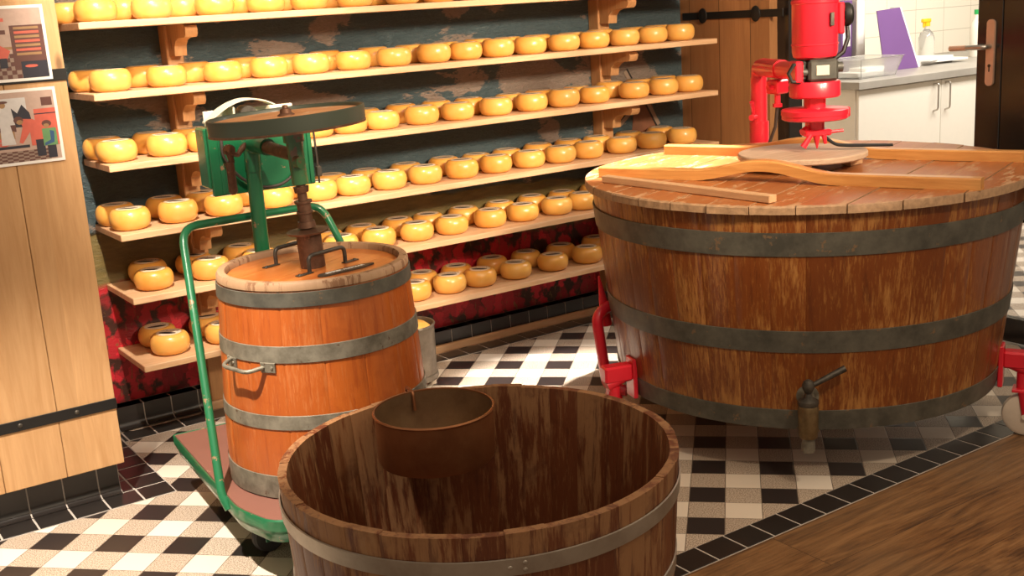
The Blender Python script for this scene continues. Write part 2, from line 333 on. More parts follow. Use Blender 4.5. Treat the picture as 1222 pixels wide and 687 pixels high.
c = g.mix(g.ramp(n3, [(0.35, 0.0), (0.65, 0.5)]), c, (0.20, 0.125, 0.065))
kn = g.vor(g.scale(vv.outputs[0], (1.0, 2.2, 1)), 3.0)
c = g.mix(g.ramp(kn, [(0.03, 0.9), (0.08, 0.0)]), c, (0.03, 0.012, 0.006))
c = g.mix(g.ma('MULTIPLY', rn2, 0.35), c, (0.14, 0.075, 0.035))
fy = g.ma('FRACT', g.ma('DIVIDE', y, 0.19)); fx = g.ma('FRACT', sx_)
gap = g.ma('MAXIMUM', g.ma('LESS_THAN', fy, 0.008), g.ma('LESS_THAN', fx, 0.0013))
c = g.mix(gap, c, (0.03, 0.015, 0.008))
g.bump(f, 0.3, 0.003)
MT['planks'] = g.out(c, 0.45)
# kitchen wall tiles
g = G('white_wall_tiles'); P = g.co('World'); x, y, z = g.sep(P)[0:3]
fx = g.ma('FRACT', g.ma('DIVIDE', x, 0.30)); fz = g.ma('FRACT', g.ma('DIVIDE', z, 0.15))
gl = g.ma('MAXIMUM', g.ma('LESS_THAN', fx, 0.014), g.ma('LESS_THAN', fz, 0.026))
MT['ktile'] = g.out(g.mix(gl, (0.80, 0.75, 0.64), (0.50, 0.45, 0.36)), 0.25)

# ------------------------------------------------------------------ mesh helper
class MB:
    def __init__(s): s.v = []; s.f = []; s.mi = []; s.cur = 0
    def add(s, vs, fs, X=None):
        o = len(s.v)
        s.v += [tuple(X @ Vector(p)) if X else tuple(p) for p in vs]
        s.f += [tuple(o + i for i in f) for f in fs]; s.mi += [s.cur] * len(fs)
        return s
    def box(s, a, b, bev=0.0, X=None):
        (x0, y0, z0), (x1, y1, z1) = a, b
        x0, x1 = min(x0, x1), max(x0, x1); y0, y1 = min(y0, y1), max(y0, y1); z0, z1 = min(z0, z1), max(z0, z1)
        if bev <= 0:
            vs = [(x, y, z) for z in (z0, z1) for x, y in ((x0, y0), (x1, y0), (x1, y1), (x0, y1))]
            fs = [(3, 2, 1, 0), (4, 5, 6, 7), (0, 1, 5, 4), (1, 2, 6, 5), (2, 3, 7, 6), (3, 0, 4, 7)]
            return s.add(vs, fs, X)
        b_ = min(bev, (x1 - x0) / 2.01, (y1 - y0) / 2.01, (z1 - z0) / 2.01)
        vs, ix = [], {}
        for i, xs in enumerate((x0, x1)):
            for j, ys in enumerate((y0, y1)):
                for k_, zs in enumerate((z0, z1)):
                    sx = 1 if i == 0 else -1; sy_ = 1 if j == 0 else -1; sz = 1 if k_ == 0 else -1
                    ix[i, j, k_, 0] = len(vs); vs.append((xs, ys + sy_ * b_, zs + sz * b_))
                    ix[i, j, k_, 1] = len(vs); vs.append((xs + sx * b_, ys, zs + sz * b_))
                    ix[i, j, k_, 2] = len(vs); vs.append((xs + sx * b_, ys + sy_ * b_, zs))
        fs = []
        for i in (0, 1):
            q = [ix[i, j, k_, 0] for j, k_ in ((0, 0), (1, 0), (1, 1), (0, 1))]; fs.append(q if i else q[::-1])
            q = [ix[j, i, k_, 1] for j, k_ in ((0, 0), (1, 0), (1, 1), (0, 1))]; fs.append(q[::-1] if i else q)
            q = [ix[j, k_, i, 2] for j, k_ in ((0, 0), (1, 0), (1, 1), (0, 1))]; fs.append(q if i else q[::-1])
        for j in (0, 1):
            for k_ in (0, 1):
                q = [ix[0, j, k_, 1], ix[1, j, k_, 1], ix[1, j, k_, 2], ix[0, j, k_, 2]]; fs.append(q if (j + k_) % 2 == 0 else q[::-1])
                q = [ix[j, 0, k_, 0], ix[j, 1, k_, 0], ix[j, 1, k_, 2], ix[j, 0, k_, 2]]; fs.append(q[::-1] if (j + k_) % 2 == 0 else q)
                q = [ix[j, k_, 0, 0], ix[j, k_, 1, 0], ix[j, k_, 1, 1], ix[j, k_, 0, 1]]; fs.append(q if (j + k_) % 2 == 0 else q[::-1])
        for i in (0, 1):
            for j in (0, 1):
                for k_ in (0, 1):
                    q = [ix[i, j, k_, 0], ix[i, j, k_, 1], ix[i, j, k_, 2]]; fs.append(q if (i + j + k_) % 2 == 1 else q[::-1])
        return s.add(vs, fs, X)
    def lathe(s, prof, seg=32, X=None, closed=False):
        vs, fs = [], []
        n = len(prof)
        for i in range(seg):
            a = 2 * PI * i / seg
            for r, z in prof: vs.append((r * math.cos(a), r * math.sin(a), z))
        for i in range(seg):
            j = (i + 1) % seg
            for k_ in range(n - 1 if not closed else n):
                l = (k_ + 1) % n
                fs.append((i * n + k_, j * n + k_, j * n + l, i * n + l))
        return s.add(vs, fs, X)
    def tube(s, pts, r, seg=10, cap=True, flat=1.0):
        pts = [Vector(p) for p in pts]; n = len(pts); rs = r if isinstance(r, (list, tuple)) else [r] * n
        vs, fs = [], []; prev = None
        for i, p in enumerate(pts):
            t = (pts[min(i + 1, n - 1)] - pts[max(i - 1, 0)]).normalized()
            if prev is None:
                a = Vector((0, 0, 1)) if abs(t.z) < 0.9 else Vector((1, 0, 0))
                prev = (a - t * a.dot(t)).normalized()
            else: prev = (prev - t * prev.dot(t)).normalized()
            b = t.cross(prev)
            for k_ in range(seg):
                a = 2 * PI * k_ / seg
                vs.append(p + (prev * math.cos(a) * flat + b * math.sin(a)) * rs[i])
        for i in range(n - 1):
            for k_ in range(seg):
                l = (k_ + 1) % seg
                fs.append((i * seg + k_, i * seg + l, (i + 1) * seg + l, (i + 1) * seg + k_))
        if cap: fs.append(tuple(range(seg))[::-1]); fs.append(tuple((n - 1) * seg + k_ for k_ in range(seg)))
        return s.add(vs, fs)
    def cyl(s, a, b, r, seg=20, r2=None): return s.tube([a, b], [r, r if r2 is None else r2], seg)
    def prism(s, poly, h0, h1, X=None):
        n = len(poly)
        vs = [(x, y, h0) for x, y in poly] + [(x, y, h1) for x, y in poly]
        fs = [tuple(range(n))[::-1], tuple(range(n, 2 * n))] + [(i, (i + 1) % n, n + (i + 1) % n, n + i) for i in range(n)]
        return s.add(vs, fs, X)
    def staves(s, prof, th, n, gap=0.0006, htvar=0.0, thvar=0.0, groove=0.0025, sub=4, seed=1, top_mi=None):
        """prof: [(z, outer radius)] bottom to top; each stave a solid board"""
        rnd = random.Random(seed)
        for k_ in range(n):
            a0 = -PI + 2 * PI * k_ / n; da = 2 * PI / n; hv = rnd.uniform(-htvar, htvar); tv = rnd.uniform(0, thvar); ov = rnd.uniform(-0.0008, 0.0008)
            cols = [(0.0, -groove), (0.05, 0.0)] + [(0.05 + 0.9 * i / sub, 0.0) for i in range(1, sub)] + [(0.95, 0.0), (1.0, -groove)]
            R0 = prof[0][1]; ga = gap / R0
            nr = len(prof); nc = len(cols); vs = []
            for c_, off in cols:
                a = a0 + ga + (da - 2 * ga) * c_
                for i, (z, R) in enumerate(prof):
                    zz_ = z + (hv if i == nr - 1 else 0)
                    rr = R + off + ov - (0.002 if i == nr - 1 else 0)
                    vs.append((rr * math.cos(a), rr * math.sin(a), zz_))
            o2 = len(vs)
            for c_, off in cols:
                a = a0 + ga + (da - 2 * ga) * c_
                for i, (z, R) in enumerate(prof):
                    zz_ = z + (hv if i == nr - 1 else 0)
                    rr = R - th - tv - off * 0.6 + (0.002 if i == nr - 1 else 0)
                    vs.append((rr * math.cos(a), rr * math.sin(a), zz_))
            fs = []
            for c_ in range(nc - 1):
                for i in range(nr - 1):
                    q = (c_ * nr + i, (c_ + 1) * nr + i, (c_ + 1) * nr + i + 1, c_ * nr + i + 1); fs.append(q)
                    fs.append(tuple(o2 + j for j in q[::-1]))
                t = (c_ * nr + nr - 1, (c_ + 1) * nr + nr - 1); fs.append((t[0], t[1], o2 + t[1], o2 + t[0]))
                t = (c_ * nr, (c_ + 1) * nr); fs.append((t[1], t[0], o2 + t[0], o2 + t[1]))
            for i in range(nr - 1):
                fs.append((i, i + 1, o2 + i + 1, o2 + i)); e_ = (nc - 1) * nr
                fs.append((e_ + i + 1, e_ + i, o2 + e_ + i, o2 + e_ + i + 1))
            s.add(vs, fs)
        return s
    def hoop(s, z0, z1, Rf, t=0.003, seg=96, X=None):
        prof = [(Rf(z0) + 0.0005, z0), (Rf(z0) + t, z0 + 0.001), (Rf(z1) + t, z1 - 0.001), (Rf(z1) + 0.0005, z1)]
        return s.lathe(prof, seg, X, closed=True)
    def build(s, name, mats, parent=None, label=None, smooth=True, loc=None, rot=None, angle=35):
        me = bpy.data.meshes.new(name); me.from_pydata(s.v, [], s.f)
        mats = mats if isinstance(mats, (list, tuple)) else [mats]
        for m_ in mats: me.materials.append(m_)
        me.polygons.foreach_set('material_index', s.mi)
        me.update()
        import bmesh
        bm = bmesh.new(); bm.from_mesh(me); bmesh.ops.remove_doubles(bm, verts=bm.verts, dist=1e-6)
        bmesh.ops.recalc_face_normals(bm, faces=bm.faces); bm.to_mesh(me); bm.free()
        if smooth:
            me.polygons.foreach_set('use_smooth', [True] * len(me.polygons)); me.set_sharp_from_angle(angle=math.radians(angle))
        o = bpy.data.objects.new(name, me); C.objects.link(o)
        if parent: o.parent = parent
        if loc: o.location = loc
        if rot: o.rotation_euler = rot
        if label: o['label'] = label
        return o
def thing(name, label, cat, loc=(0, 0, 0), rz=0, group=None):
    o = bpy.data.objects.new(name, None); C.objects.link(o); o.location = loc; o.rotation_euler = (0, 0, rz); o.empty_display_size = 0.05
    o['label'] = label; o['category'] = cat
    if group: o['group'] = group
    return o
def tag(o, label, cat, group=None):
    o['label'] = label; o['category'] = cat
    if group: o['group'] = group
    return o
def struct(o): o['kind'] = 'structure'; return o
def fillet(pts, r, n=6):
    pts = [Vector(p) for p in pts]; out = [pts[0]]
    for i in range(1, len(pts) - 1):
        a, p, b = pts[i - 1], pts[i], pts[i + 1]
        da, db = (a - p), (b - p); rr = min(r, da.length * 0.45, db.length * 0.45)
        A = p + da.normalized() * rr; B = p + db.normalized() * rr
        for k_ in range(n + 1):
            t = k_ / n; out.append((A * (1 - t) + p * t) * (1 - t) + (p * (1 - t) + B * t) * t)
    out.append(pts[-1]); return out
def TR(x, y, z, rz=0, rx=0, ry=0): return Matrix.Translation((x, y, z)) @ Matrix.Rotation(rz, 4, 'Z') @ Matrix.Rotation(ry, 4, 'Y') @ Matrix.Rotation(rx, 4, 'X')

# ================================================================== SETTING
WALL_Y = 4.06
b = MB().box((-1.0, 1.95, -0.05), (3.97, WALL_Y, 0.0)); struct(b.build('floor', MT['tiles'], smooth=False))
b = MB().box((3.97, -1.0, -0.05), (8.2, 5.0, 0.0)); struct(b.build('floor', MT['tiles'], smooth=False))
b = MB().box((-1.0, -1.0, -0.05), (3.97, 1.905, 0.001)); struct(b.build('floor', MT['planks'], smooth=False))
# borders of black tile on grout
def tile_strip(name, x0, x1, y0, y1, px, off, z=0.0015):
    m = MB(); m.box((x0, y0, -0.01), (x1, y1, z)); m.cur = 1
    k_ = math.floor((x0 - off) / px)
    while off + k_ * px < x1 - 0.004:
        a = max(x0, off + k_ * px) + 0.003; c_ = min(x1, off + (k_ + 1) * px) - 0.003
        if c_ - a > 0.006: m.box((a, y0 + 0.003, z - 0.001), (c_, y1 - 0.003, z + 0.0015), 0.0008)
        k_ += 1
    return struct(m.build(name, [MT['grout'], MT['tile_black']], smooth=False))
tile_strip('trim_1', -1.0, 3.96, 1.905, 1.998, 0.0993, 1.8375)
tile_strip('trim_2', 0.92, 3.70, 3.862, 3.955, 0.1, 2.2365)
tile_strip('trim_3', -0.4, 0.92, 3.31, 3.412, 0.1013, 0.5185)
m = MB(); m.box((0.78, 3.412, -0.01), (0.92, 3.955, 0.0015)); m.cur = 1
for k_ in range(6):
    y0 = 3.414 + 0.0985 * k_
    m.box((0.824, y0 + 0.003, 0.0005), (0.916, min(3.952, y0 + 0.0935), 0.003), 0.0008)
    m.box((0.782, y0 + 0.002, 0.0005), (0.818, min(3.953, y0 + 0.0945), 0.003), 0.0008)
struct(m.build('trim_4', [MT['grout'], MT['tile_black']], smooth=False))
# wall_back and coved black tile skirting
struct(MB().box((-1.0, WALL_Y, 0), (3.80, WALL_Y + 0.12, 2.9)).build('wall_back', plain('plaster', (0.35, 0.3, 0.25), 0.8), smooth=False))
def cove(name, x0, x1, yf, h, px, off, end=None):
    prof = [(yf, h), (yf - 0.001, 0.03), (yf - 0.006, 0.013), (yf - 0.018, 0.0045), (yf - 0.03, 0.0035)]
    m = MB()
    def strip(a, c_, lift, mi):
        m.cur = mi; vs = []; fs = []
        for x_ in (a, c_):
            for (yy, z_) in prof: vs.append((x_, yy - lift, z_ + (lift if z_ < 0.02 else 0)))
            vs.append((x_, yf + 0.05, -0.002)); vs.append((x_, yf + 0.05, h))
        n_ = len(prof) + 2
        for i in range(n_): fs.append((i, (i + 1) % n_, n_ + (i + 1) % n_, n_ + i))
        fs.append(tuple(range(n_))); fs.append(tuple(range(n_, 2 * n_))[::-1]); m.add(vs, fs)
    strip(x0, x1, 0.0, 0)
    k_ = math.floor((x0 - off) / px)
    while off + k_ * px < x1 - 0.004:
        a = max(x0, off + k_ * px) + 0.002; c_ = min(x1, off + (k_ + 1) * px) - 0.002
        if c_ - a > 0.006: strip(a, c_, 0.0018, 1)
        k_ += 1
    return struct(m.build(name, [MT['grout'], MT['tile_black']], angle=50))
cove('baseboard_back', 0.79, 3.727, 4.0, 0.082, 0.1, 2.2365)
cove('baseboard_left', -0.4, 0.785, 3.435, 0.125, 0.1013, 0.5185)
m = MB(); m.box((0.745, 3.437, 0.0), (0.785, WALL_Y - 0.002, 0.125), 0.002)
struct(m.build('baseboard_left', MT['tile_black']))
# left partition: oak planks with black strap iron
par = struct(MB().box((-0.4, 3.395, 0.125), (0.765, WALL_Y - 0.002, 2.75)).build('wall_left', MT['oak'], smooth=False))
m = MB(); xs = [-0.4, -0.25, -0.08, 0.10, 0.28, 0.455, 0.627, 0.794]
for a, c_ in zip(xs[:-1], xs[1:]): m.box((a + 0.0008, 3.37, 0.113), (c_ - 0.0008, 3.394, 2.75), 0.0015)
m.build('wall_planks', MT['oak'], par)
for zc in (0.3035, 1.272, 2.25):
    st = MB().box((-0.4, 3.3655, zc - 0.016), (0.7955, 3.3698, zc + 0.016), 0.0008).build('iron_strap', MT['black_strap'], par)
    mm = MB()
    for bx_ in ((0.522, 0.68, 0.36, 0.19) if zc < 1 else (0.36, 0.19)): mm.lathe([(0, 0.004), (0.004, 0.0035), (0.0065, 0.0015), (0.007, 0)], 14, TR(bx_, 3.3655, zc, 0, PI / 2))
    mm.build('bolt', MT['iron'], st)
# right end panel of the shelving niche (oak) with strap
par = struct(MB().box((3.727, 3.50, 0.0), (3.775, WALL_Y - 0.001, 2.75)).build('wall_right', MT['oak_r'], smooth=False))
st = MB().box((3.7215, 3.42, 1.272), (3.7265, 4.035, 1.304), 0.0008)
st.build('iron_strap', MT['black_strap'], par)
m = MB()
for y_ in (3.90, 3.575):
    m.lathe([(0, 0.008), (0.014, 0.007), (0.026, 0.003), (0.027, 0)], 20, Matrix.Translation((3.7215, y_, 1.288)) @ Matrix.Rotation(-PI / 2, 4, 'Y') @ Matrix.Scale(1.25, 4, (1, 0, 0)))
m.build('strap_boss', MT['black_strap'], par)
# door frame, glazed door leaf standing shut
struct(MB().box((3.7755, 3.435, 0.0), (3.86, 3.545, 2.75), 0.003).build('door_1', MT['black'], smooth=False))
d2 = struct(MB().box((3.90, 2.52, 0.01), (3.945, 2.622, 2.3), 0.002).build('door_2', MT['black'], smooth=False))
MB().box((3.90, 1.62, 0.01), (3.945, 1.72, 2.3), 0.002).build('door_stile', MT['black'], d2)
MB().box((3.902, 1.72, 0.01), (3.943, 2.518, 0.105), 0.002).build('bottom_rail', MT['black'], d2)
MB().box((3.902, 1.72, 0.48), (3.943, 2.518, 2.3), 0.002).build('door_panel', MT['black'], d2)
MB().box((3.918, 1.72, 0.105), (3.926, 2.518, 0.48)).build('glass_pane', MT['glass'], d2, smooth=False)
# lever handle set on the stile
m = MB(); prof = []
for k_ in range(24):
    a = 2 * PI * k_ / 24; prof.append((0.0165 * math.cos(a), (0.105 if math.sin(a) > 0 else -0.105) + 0.0165 * math.sin(a)))
XH = Matrix.Translation((3.90, 2.562, 1.105)) @ Matrix(((0, 0, -1, 0), (1, 0, 0, 0), (0, 1, 0, 0), (0, 0, 0, 1)))
m.prism(prof, 0.0, 0.010, XH)
pl = m.build('handle_plate', MT['copper_grip'], d2)
MB().cyl((3.888, 2.562, 1.058), (3.8895, 2.562, 1.058), 0.006).box((3.8885, 2.560, 1.036), (3.8899, 2.564, 1.054)).build('keyhole', MT['black'], pl)
m = MB(); m.tube(fillet([(3.892, 2.562, 1.128), (3.853, 2.562, 1.128), (3.850, 2.60, 1.127), (3.848, 2.632, 1.126)], 0.015), 0.0095, 14)
lv = m.build('handle_lever', MT['steel'], pl)
MB().cyl((3.848, 2.632, 1.126), (3.846, 2.70, 1.124), 0.0102, 16).build('lever_grip', MT['copper_grip'], lv)
# kitchen beyond
KX = 4.78
struct(MB().box((3.80, 4.90, 0.0), (8.2, 5.0, 2.75)).build('wall_rear', MT['ktile'], smooth=False))
struct(MB().box((3.80, WALL_Y + 0.121, 0.0), (3.88, 4.898, 2.75)).build('wall_kitchen', MT['ktile'], smooth=False))
struct(MB().box((8.2, -1.0, 0.0), (8.3, 5.0, 2.75)).build('wall_far_right', plain('white_plaster', (0.6, 0.55, 0.45), 0.8), smooth=False))

# ================================================================== MURAL
mu = tag(MB().box((0.79, WALL_Y - 0.006, 0.083), (3.7265, WALL_Y - 0.0005, 2.4)).build('mural', MT['mural'], smooth=False),
         'thickly painted mural of dark cloudy sky, meadow and red tulips behind the cheese shelves', 'mural')
m = MB(); ym = WALL_Y - 0.006
def mp(poly, lift, X=None): m.add([(x_, ym - lift, z_) for x_, z_ in poly] + [(x_, ym + 0.001, z_) for x_, z_ in poly],
        [tuple(range(len(poly)))] + [(i, (i + 1) % len(poly), len(poly) + (i + 1) % len(poly), len(poly) + i) for i in range(len(poly))])
mp([(3.40, 0.72), (3.61, 0.72), (3.56, 0.83), (3.52, 0.94), (3.50, 0.985), (3.44, 0.985), (3.43, 0.94), (3.415, 0.83)], 0.002)
m.cur = 1
for (a, c_) in (((3.47, 0.95), (3.39, 1.075)), ((3.47, 0.95), (3.60, 1.0)), ((3.47, 0.95), (3.33, 0.84)), ((3.47, 0.95), (3.56, 0.80))):
    ax, az = a; bx_, bz = c_; L = math.hypot(bx_ - ax, bz - az); nx, nz_ = -(bz - az) / L, (bx_ - ax) / L
    m.cur = 2; mp([(ax + (bx_ - ax) * .25 + nx * .004, az + (bz - az) * .25 + nz_ * .004), (bx_ + nx * .004, bz + nz_ * .004), (bx_ + nx * .024, bz + nz_ * .024), (ax + (bx_ - ax) * .25 + nx * .024, az + (bz - az) * .25 + nz_ * .024)], 0.003)
    m.cur = 1; mp([(ax - nx * .004, az - nz_ * .004), (bx_ - nx * .004, bz - nz_ * .004), (bx_ + nx * .004, bz + nz_ * .004), (ax + nx * .004, az + nz_ * .004)], 0.004)
m.build('painted_windmill', [MT['mill'], MT['mill_dark'], MT['mill_pale']], mu, 'small brown windmill painted near the right end', smooth=False)

# ================================================================== SHELVING
TOPS = [1.413, 1.191, 0.964, 0.736, 0.521, 0.286]
SH_Y0, SH_Y1 = 3.74, 4.053
XL = [0.94, 0.955, 0.97, 0.975, 0.985, 0.99]
sh = thing('cheese_shelving', 'six tier pine wall shelving carrying rows of yellow cheese wheels', 'shelf', (0, 0, 0))
for k_, zt_ in enumerate(TOPS):
    MB().box((XL[k_], SH_Y0, zt_ - 0.022), (3.655, SH_Y1, zt_), 0.002).build('shelf_board', MT['pine'], sh)
for x0, x1 in ((1.282, 1.340), (3.183, 3.245)):
    MB().box((x0, 3.985, 0.0), (x1, 4.0535, 1.389), 0.003).build('post', MT['pine_v'], sh)
    for zt_ in TOPS:
        z0 = zt_ - 0.0225
        poly = [(0, 0), (-0.175, 0), (-0.190, -0.006), (-0.196, -0.02), (-0.192, -0.034), (-0.18, -0.044), (-0.115, -0.046), (-0.085, -0.054), (-0.066, -0.072), (-0.06, -0.105), (0, -0.105)]
        mb_ = MB(); n_ = len(poly)
        vs = [(x0 + 0.008, 3.985 + a, z0 + c_) for a, c_ in poly] + [(x1 - 0.008, 3.985 + a, z0 + c_) for a, c_ in poly]
        mb_.add(vs, [tuple(range(n_)), tuple(range(n_, 2 * n_))[::-1]] + [(i, (i + 1) % n_, n_ + (i + 1) % n_, n_ + i) for i in range(n_)])
        if zt_ > 0.3: mb_.build('bracket', MT['pine_v'], sh)
MB().box((1.26, 3.965, 0.0), (3.22, 3.984, 0.032), 0.003).build('base_rail', MT['pine'], sh)

# ================================================================== CHEESES
prof = [(0.0005, 0), (0.044, 0.0), (0.054, 0.003), (0.062, 0.010), (0.067, 0.021), (0.0688, 0.034), (0.0675, 0.047), (0.063, 0.058), (0.056, 0.0655), (0.048, 0.0685), (0.0465, 0.0677), (0.0005, 0.0675)]
proto = MB().lathe(prof, 40).build('yellow_cheese', MT['cheese'], angle=60)
lab = MB().lathe([(0.0002, 0.0674), (0.0435, 0.0674), (0.0435, 0.0687), (0.0002, 0.0687)], 32).build('label', MT['label'], proto)
lab['label'] = 'pale round printed label with a dark lens shape'
rows_data = [(0, 'front', [1.025, 1.206, 1.42, 1.604, 1.769, 1.948, 2.146, 2.305, 2.453, 2.597, 2.766, 2.923]), (0, 'back', [0.968, 1.158, 1.36, 1.57, 1.746, 1.92, 2.123, 2.298, 2.455]), (1, 'front', [1.041, 1.226, 1.422, 1.59, 1.751, 1.92, 2.091, 2.264, 2.407, 2.558, 2.716, 2.887, 3.044, 3.211, 3.368, 3.528]), (1, 'back', [1.01, 1.189, 1.366, 1.547, 1.714, 1.872, 2.073, 2.236, 2.397, 2.556, 2.7, 2.85, 3.03, 3.188, 3.369, 3.517]), (2, 'front', [1.029, 1.196, 1.333, 1.47, 1.607, 1.744, 1.881, 2.018, 2.19, 2.351, 2.532, 2.706, 2.873, 3.035, 3.253, 3.422, 3.573]), (2, 'back', [1.024, 1.187, 1.325, 1.819, 2.014, 2.176, 2.337, 2.493, 2.692, 2.847, 3.045, 3.23, 3.4, 3.546]), (3, 'front', [1.041, 1.204, 1.367, 1.559, 1.733, 1.871, 2.026, 2.185, 2.351, 2.514, 2.679, 2.839, 2.988, 3.172, 3.345, 3.527]), (3, 'back', [1.033, 1.205, 1.343, 1.502, 1.663, 1.849, 2.001, 2.176, 2.353, 2.509, 2.662, 2.823, 2.99, 3.144, 3.328, 3.519]), (4, 'front', [1.092, 1.292, 1.475, 1.638, 1.798, 1.958, 2.126, 2.287, 2.468, 2.631, 2.808, 2.946]), (4, 'back', [1.114, 1.281, 1.459, 1.804, 1.957, 2.12, 2.258, 2.429, 2.61, 2.776, 2.939, 3.117]), (5, 'front', [1.117, 1.31, 2.096, 2.257, 2.403, 2.578, 2.77, 2.956]), (5, 'back', [1.117, 1.301, 2.208, 2.374, 2.552, 2.727, 2.917, 3.114])]
ORD = ['leftmost', 'second from left', 'third from left', 'fourth from left', 'fifth from left', 'sixth from left', 'seventh from left', 'eighth from left', 'ninth from left', 'tenth from left', 'eleventh from left', 'twelfth from left', 'thirteenth from left', 'fourteenth from left', 'fifteenth from left', 'sixteenth from left']
TIER = ['top shelf', 'second shelf down', 'third shelf down', 'fourth shelf down', 'fifth shelf down', 'bottom shelf']
first = True
crnd = random.Random(11)
for (s_i, row, xs_) in rows_data:
    for i, x_ in enumerate(xs_):
        if first: o = proto; first = False
        else:
            o = proto.copy(); C.objects.link(o)
            l_ = lab.copy(); l_.parent = o; C.objects.link(l_)
        y_ = (3.845 if row == 'front' else 3.983) + crnd.uniform(-0.0015, 0.0015)
        o.location = (x_, y_, TOPS[s_i] + 0.0003); o.rotation_euler = (0, 0, math.radians(-30) + crnd.uniform(-0.35, 0.35))
        sc = crnd.uniform(0.96, 0.985); o.scale = (sc, sc, sc * crnd.uniform(1.0, 1.08))
        where = ORD[i] if i < len(xs_) - 1 else 'rightmost'
        tag(o, 'yellow waxed cheese wheel, %s in the %s row of the %s' % (where, row, TIER[s_i]), 'cheese', 'yellow cheese wheels on the ' + TIER[s_i])

# ================================================================== LARGE VAT
VX, VY = 2.79, 2.49
vat = thing('cheese_vat', 'huge reddish brown wooden vat with grey iron hoops and a boarded lid', 'vat', (VX, VY, 0))
Rv = lambda z: 0.672 - (0.80 - z) * 0.115
m = MB(); m.staves([(z, Rv(z)) for z in (0.17, 0.35, 0.55, 0.798)], 0.035, 42, 0.0, 0, 0, 0.0012, 4, 3)
m.build('stave_wall', MT['vat'], vat)
MB().lathe([(0.0005, 0.20), (Rv(0.2) - 0.034, 0.20), (Rv(0.2) - 0.034, 0.235), (0.0005, 0.235)], 64).build('vat_bottom', MT['vat'], vat)
for z0, z1 in ((0.678, 0.745), (0.398, 0.463), (0.164, 0.224)):
    MB().hoop(z0, z1, Rv, 0.0035, 128).build('hoop', MT['hoop_dark'], vat)
# lid: boards running along u, in a frame rotated so +x = board direction
LA = math.atan2(0.353, 0.934)
lid = thing('vat_lid', 'round lid of worn orange boards on the big vat, bridged by two arched cleats', 'lid', (VX, VY, 0.7995), LA)
m = MB(); BW = 0.118; RL = 0.692; lr = random.Random(5)
for k_ in range(-6, 6):
    y0, y1 = k_ * BW, (k_ + 1) * BW
    ya, yb = max(y0 + 0.002, -RL + 0.004), min(y1 - 0.002, RL - 0.004)
    if yb - ya < 0.01: continue
    rj = RL + lr.uniform(-0.004, 0.004); N_ = 9
    ysamp = [ya + (yb - ya) * i / (N_ - 1) for i in range(N_)]
    pr = [(math.sqrt(max(0, rj * rj - q * q)) + lr.uniform(-0.0015, 0.0015), q) for q in ysamp]
    plf = [(-math.sqrt(max(0, rj * rj - q * q)) + lr.uniform(-0.0015, 0.0015), q) for q in ysamp]
    poly = pr + plf[::-1]; n_ = len(poly)
    def inset(p, d_): 
        l_ = math.hypot(*p); return (p[0] * (l_ - d_) / l_, p[1])
    top_ = [inset(p, 0.004) for p in poly]
    zt0, zt1 = 0.0, 0.024 + lr.uniform(-0.001, 0.001)
    vs = [(a, c_, zt0) for a, c_ in poly] + [(a, c_, zt1 - 0.005) for a, c_ in poly] + [(a, c_, zt1) for a, c_ in top_]
    m.cur = 0; m.add(vs, [tuple(range(n_))[::-1], tuple(range(2 * n_, 3 * n_))])
    for i in range(n_):
        j = (i + 1) % n_; m.cur = 1
        m.add([vs[i], vs[j], vs[n_ + j], vs[n_ + i]], [(0, 1, 2, 3)]); m.add([vs[n_ + i], vs[n_ + j], vs[2 * n_ + j], vs[2 * n_ + i]], [(0, 1, 2, 3)])
m.build('lid_boards', [MT['vat_lid'], MT['lid_edge']], lid, angle=30)
def cleat(u0, v0, v1, vc, half, rise, th=0.040, h=0.033, u1=None):
    m_ = MB(); N_ = 48; vs = []; fs = []
    for i in range(N_ + 1):
        v_ = v0 + (v1 - v0) * i / N_; t = abs(v_ - vc) / half
        a = 0.5 * (1 + math.cos(PI * min(1, t)))
        zb = 0.0245 + rise * max(0.0, a) - 0.012 * max(0.0, a); zt_ = 0.0245 + h - 0.012 * a + rise * a
        w_ = th / 2 * (1 + 0.0 * a); uc = u0
        e_ = 0.004
        for du, dz in ((-w_, zb), (-w_, zt_ - e_), (-w_ + e_, zt_), (w_ - e_, zt_), (w_, zt_ - e_), (w_, zb)): vs.append((uc + du, -v_, dz))
    for i in range(N_):
        for k2 in range(6): l2 = (k2 + 1) % 6; fs.append((i * 6 + k2, i * 6 + l2, (i + 1) * 6 + l2, (i + 1) * 6 + k2))
    fs.append(tuple(range(6))); fs.append(tuple(N_ * 6 + i for i in range(6))[::-1]); m_.add(vs, fs)
    m_.build('lid_cleat', MT['cleat'], lid)
cleat(-0.30, -0.56, 0.62, 0.0, 0.23, 0.046)
cleat(0.235, -0.60, 0.62, -0.06, 0.25, 0.046)
hatch = tag(MB().lathe([(0.0005, 0.0), (0.196, 0.0), (0.201, 0.004), (0.201, 0.016), (0.198, 0.020), (0.0005, 0.021)], 64).build('hatch_cover', MT['board_grey'], loc=(2.79, 2.485, 0.856)),
            'thin round grey scrubbed board lying in the middle of the big vat lid', 'lid')
for q in ((-0.12, -0.10), (-0.12, 0.10), (0.13, -0.09), (0.13, 0.09)): MB().box((q[0] - 0.03, q[1] - 0.02, -0.0318), (q[0] + 0.03, q[1] + 0.02, 0.0), 0.002).build('support_block', MT['bare'], hatch)
stick = MB().box((-0.015, -0.325, 0), (0.015, 0.36, 0.021), 0.002).build('wooden_batten', MT['bare'], loc=(2.25, 2.44, 0.8242), rot=(0, 0, 0.035))
tag(stick, 'loose straight pale wooden batten lying along the near left edge of the vat lid', 'batten')
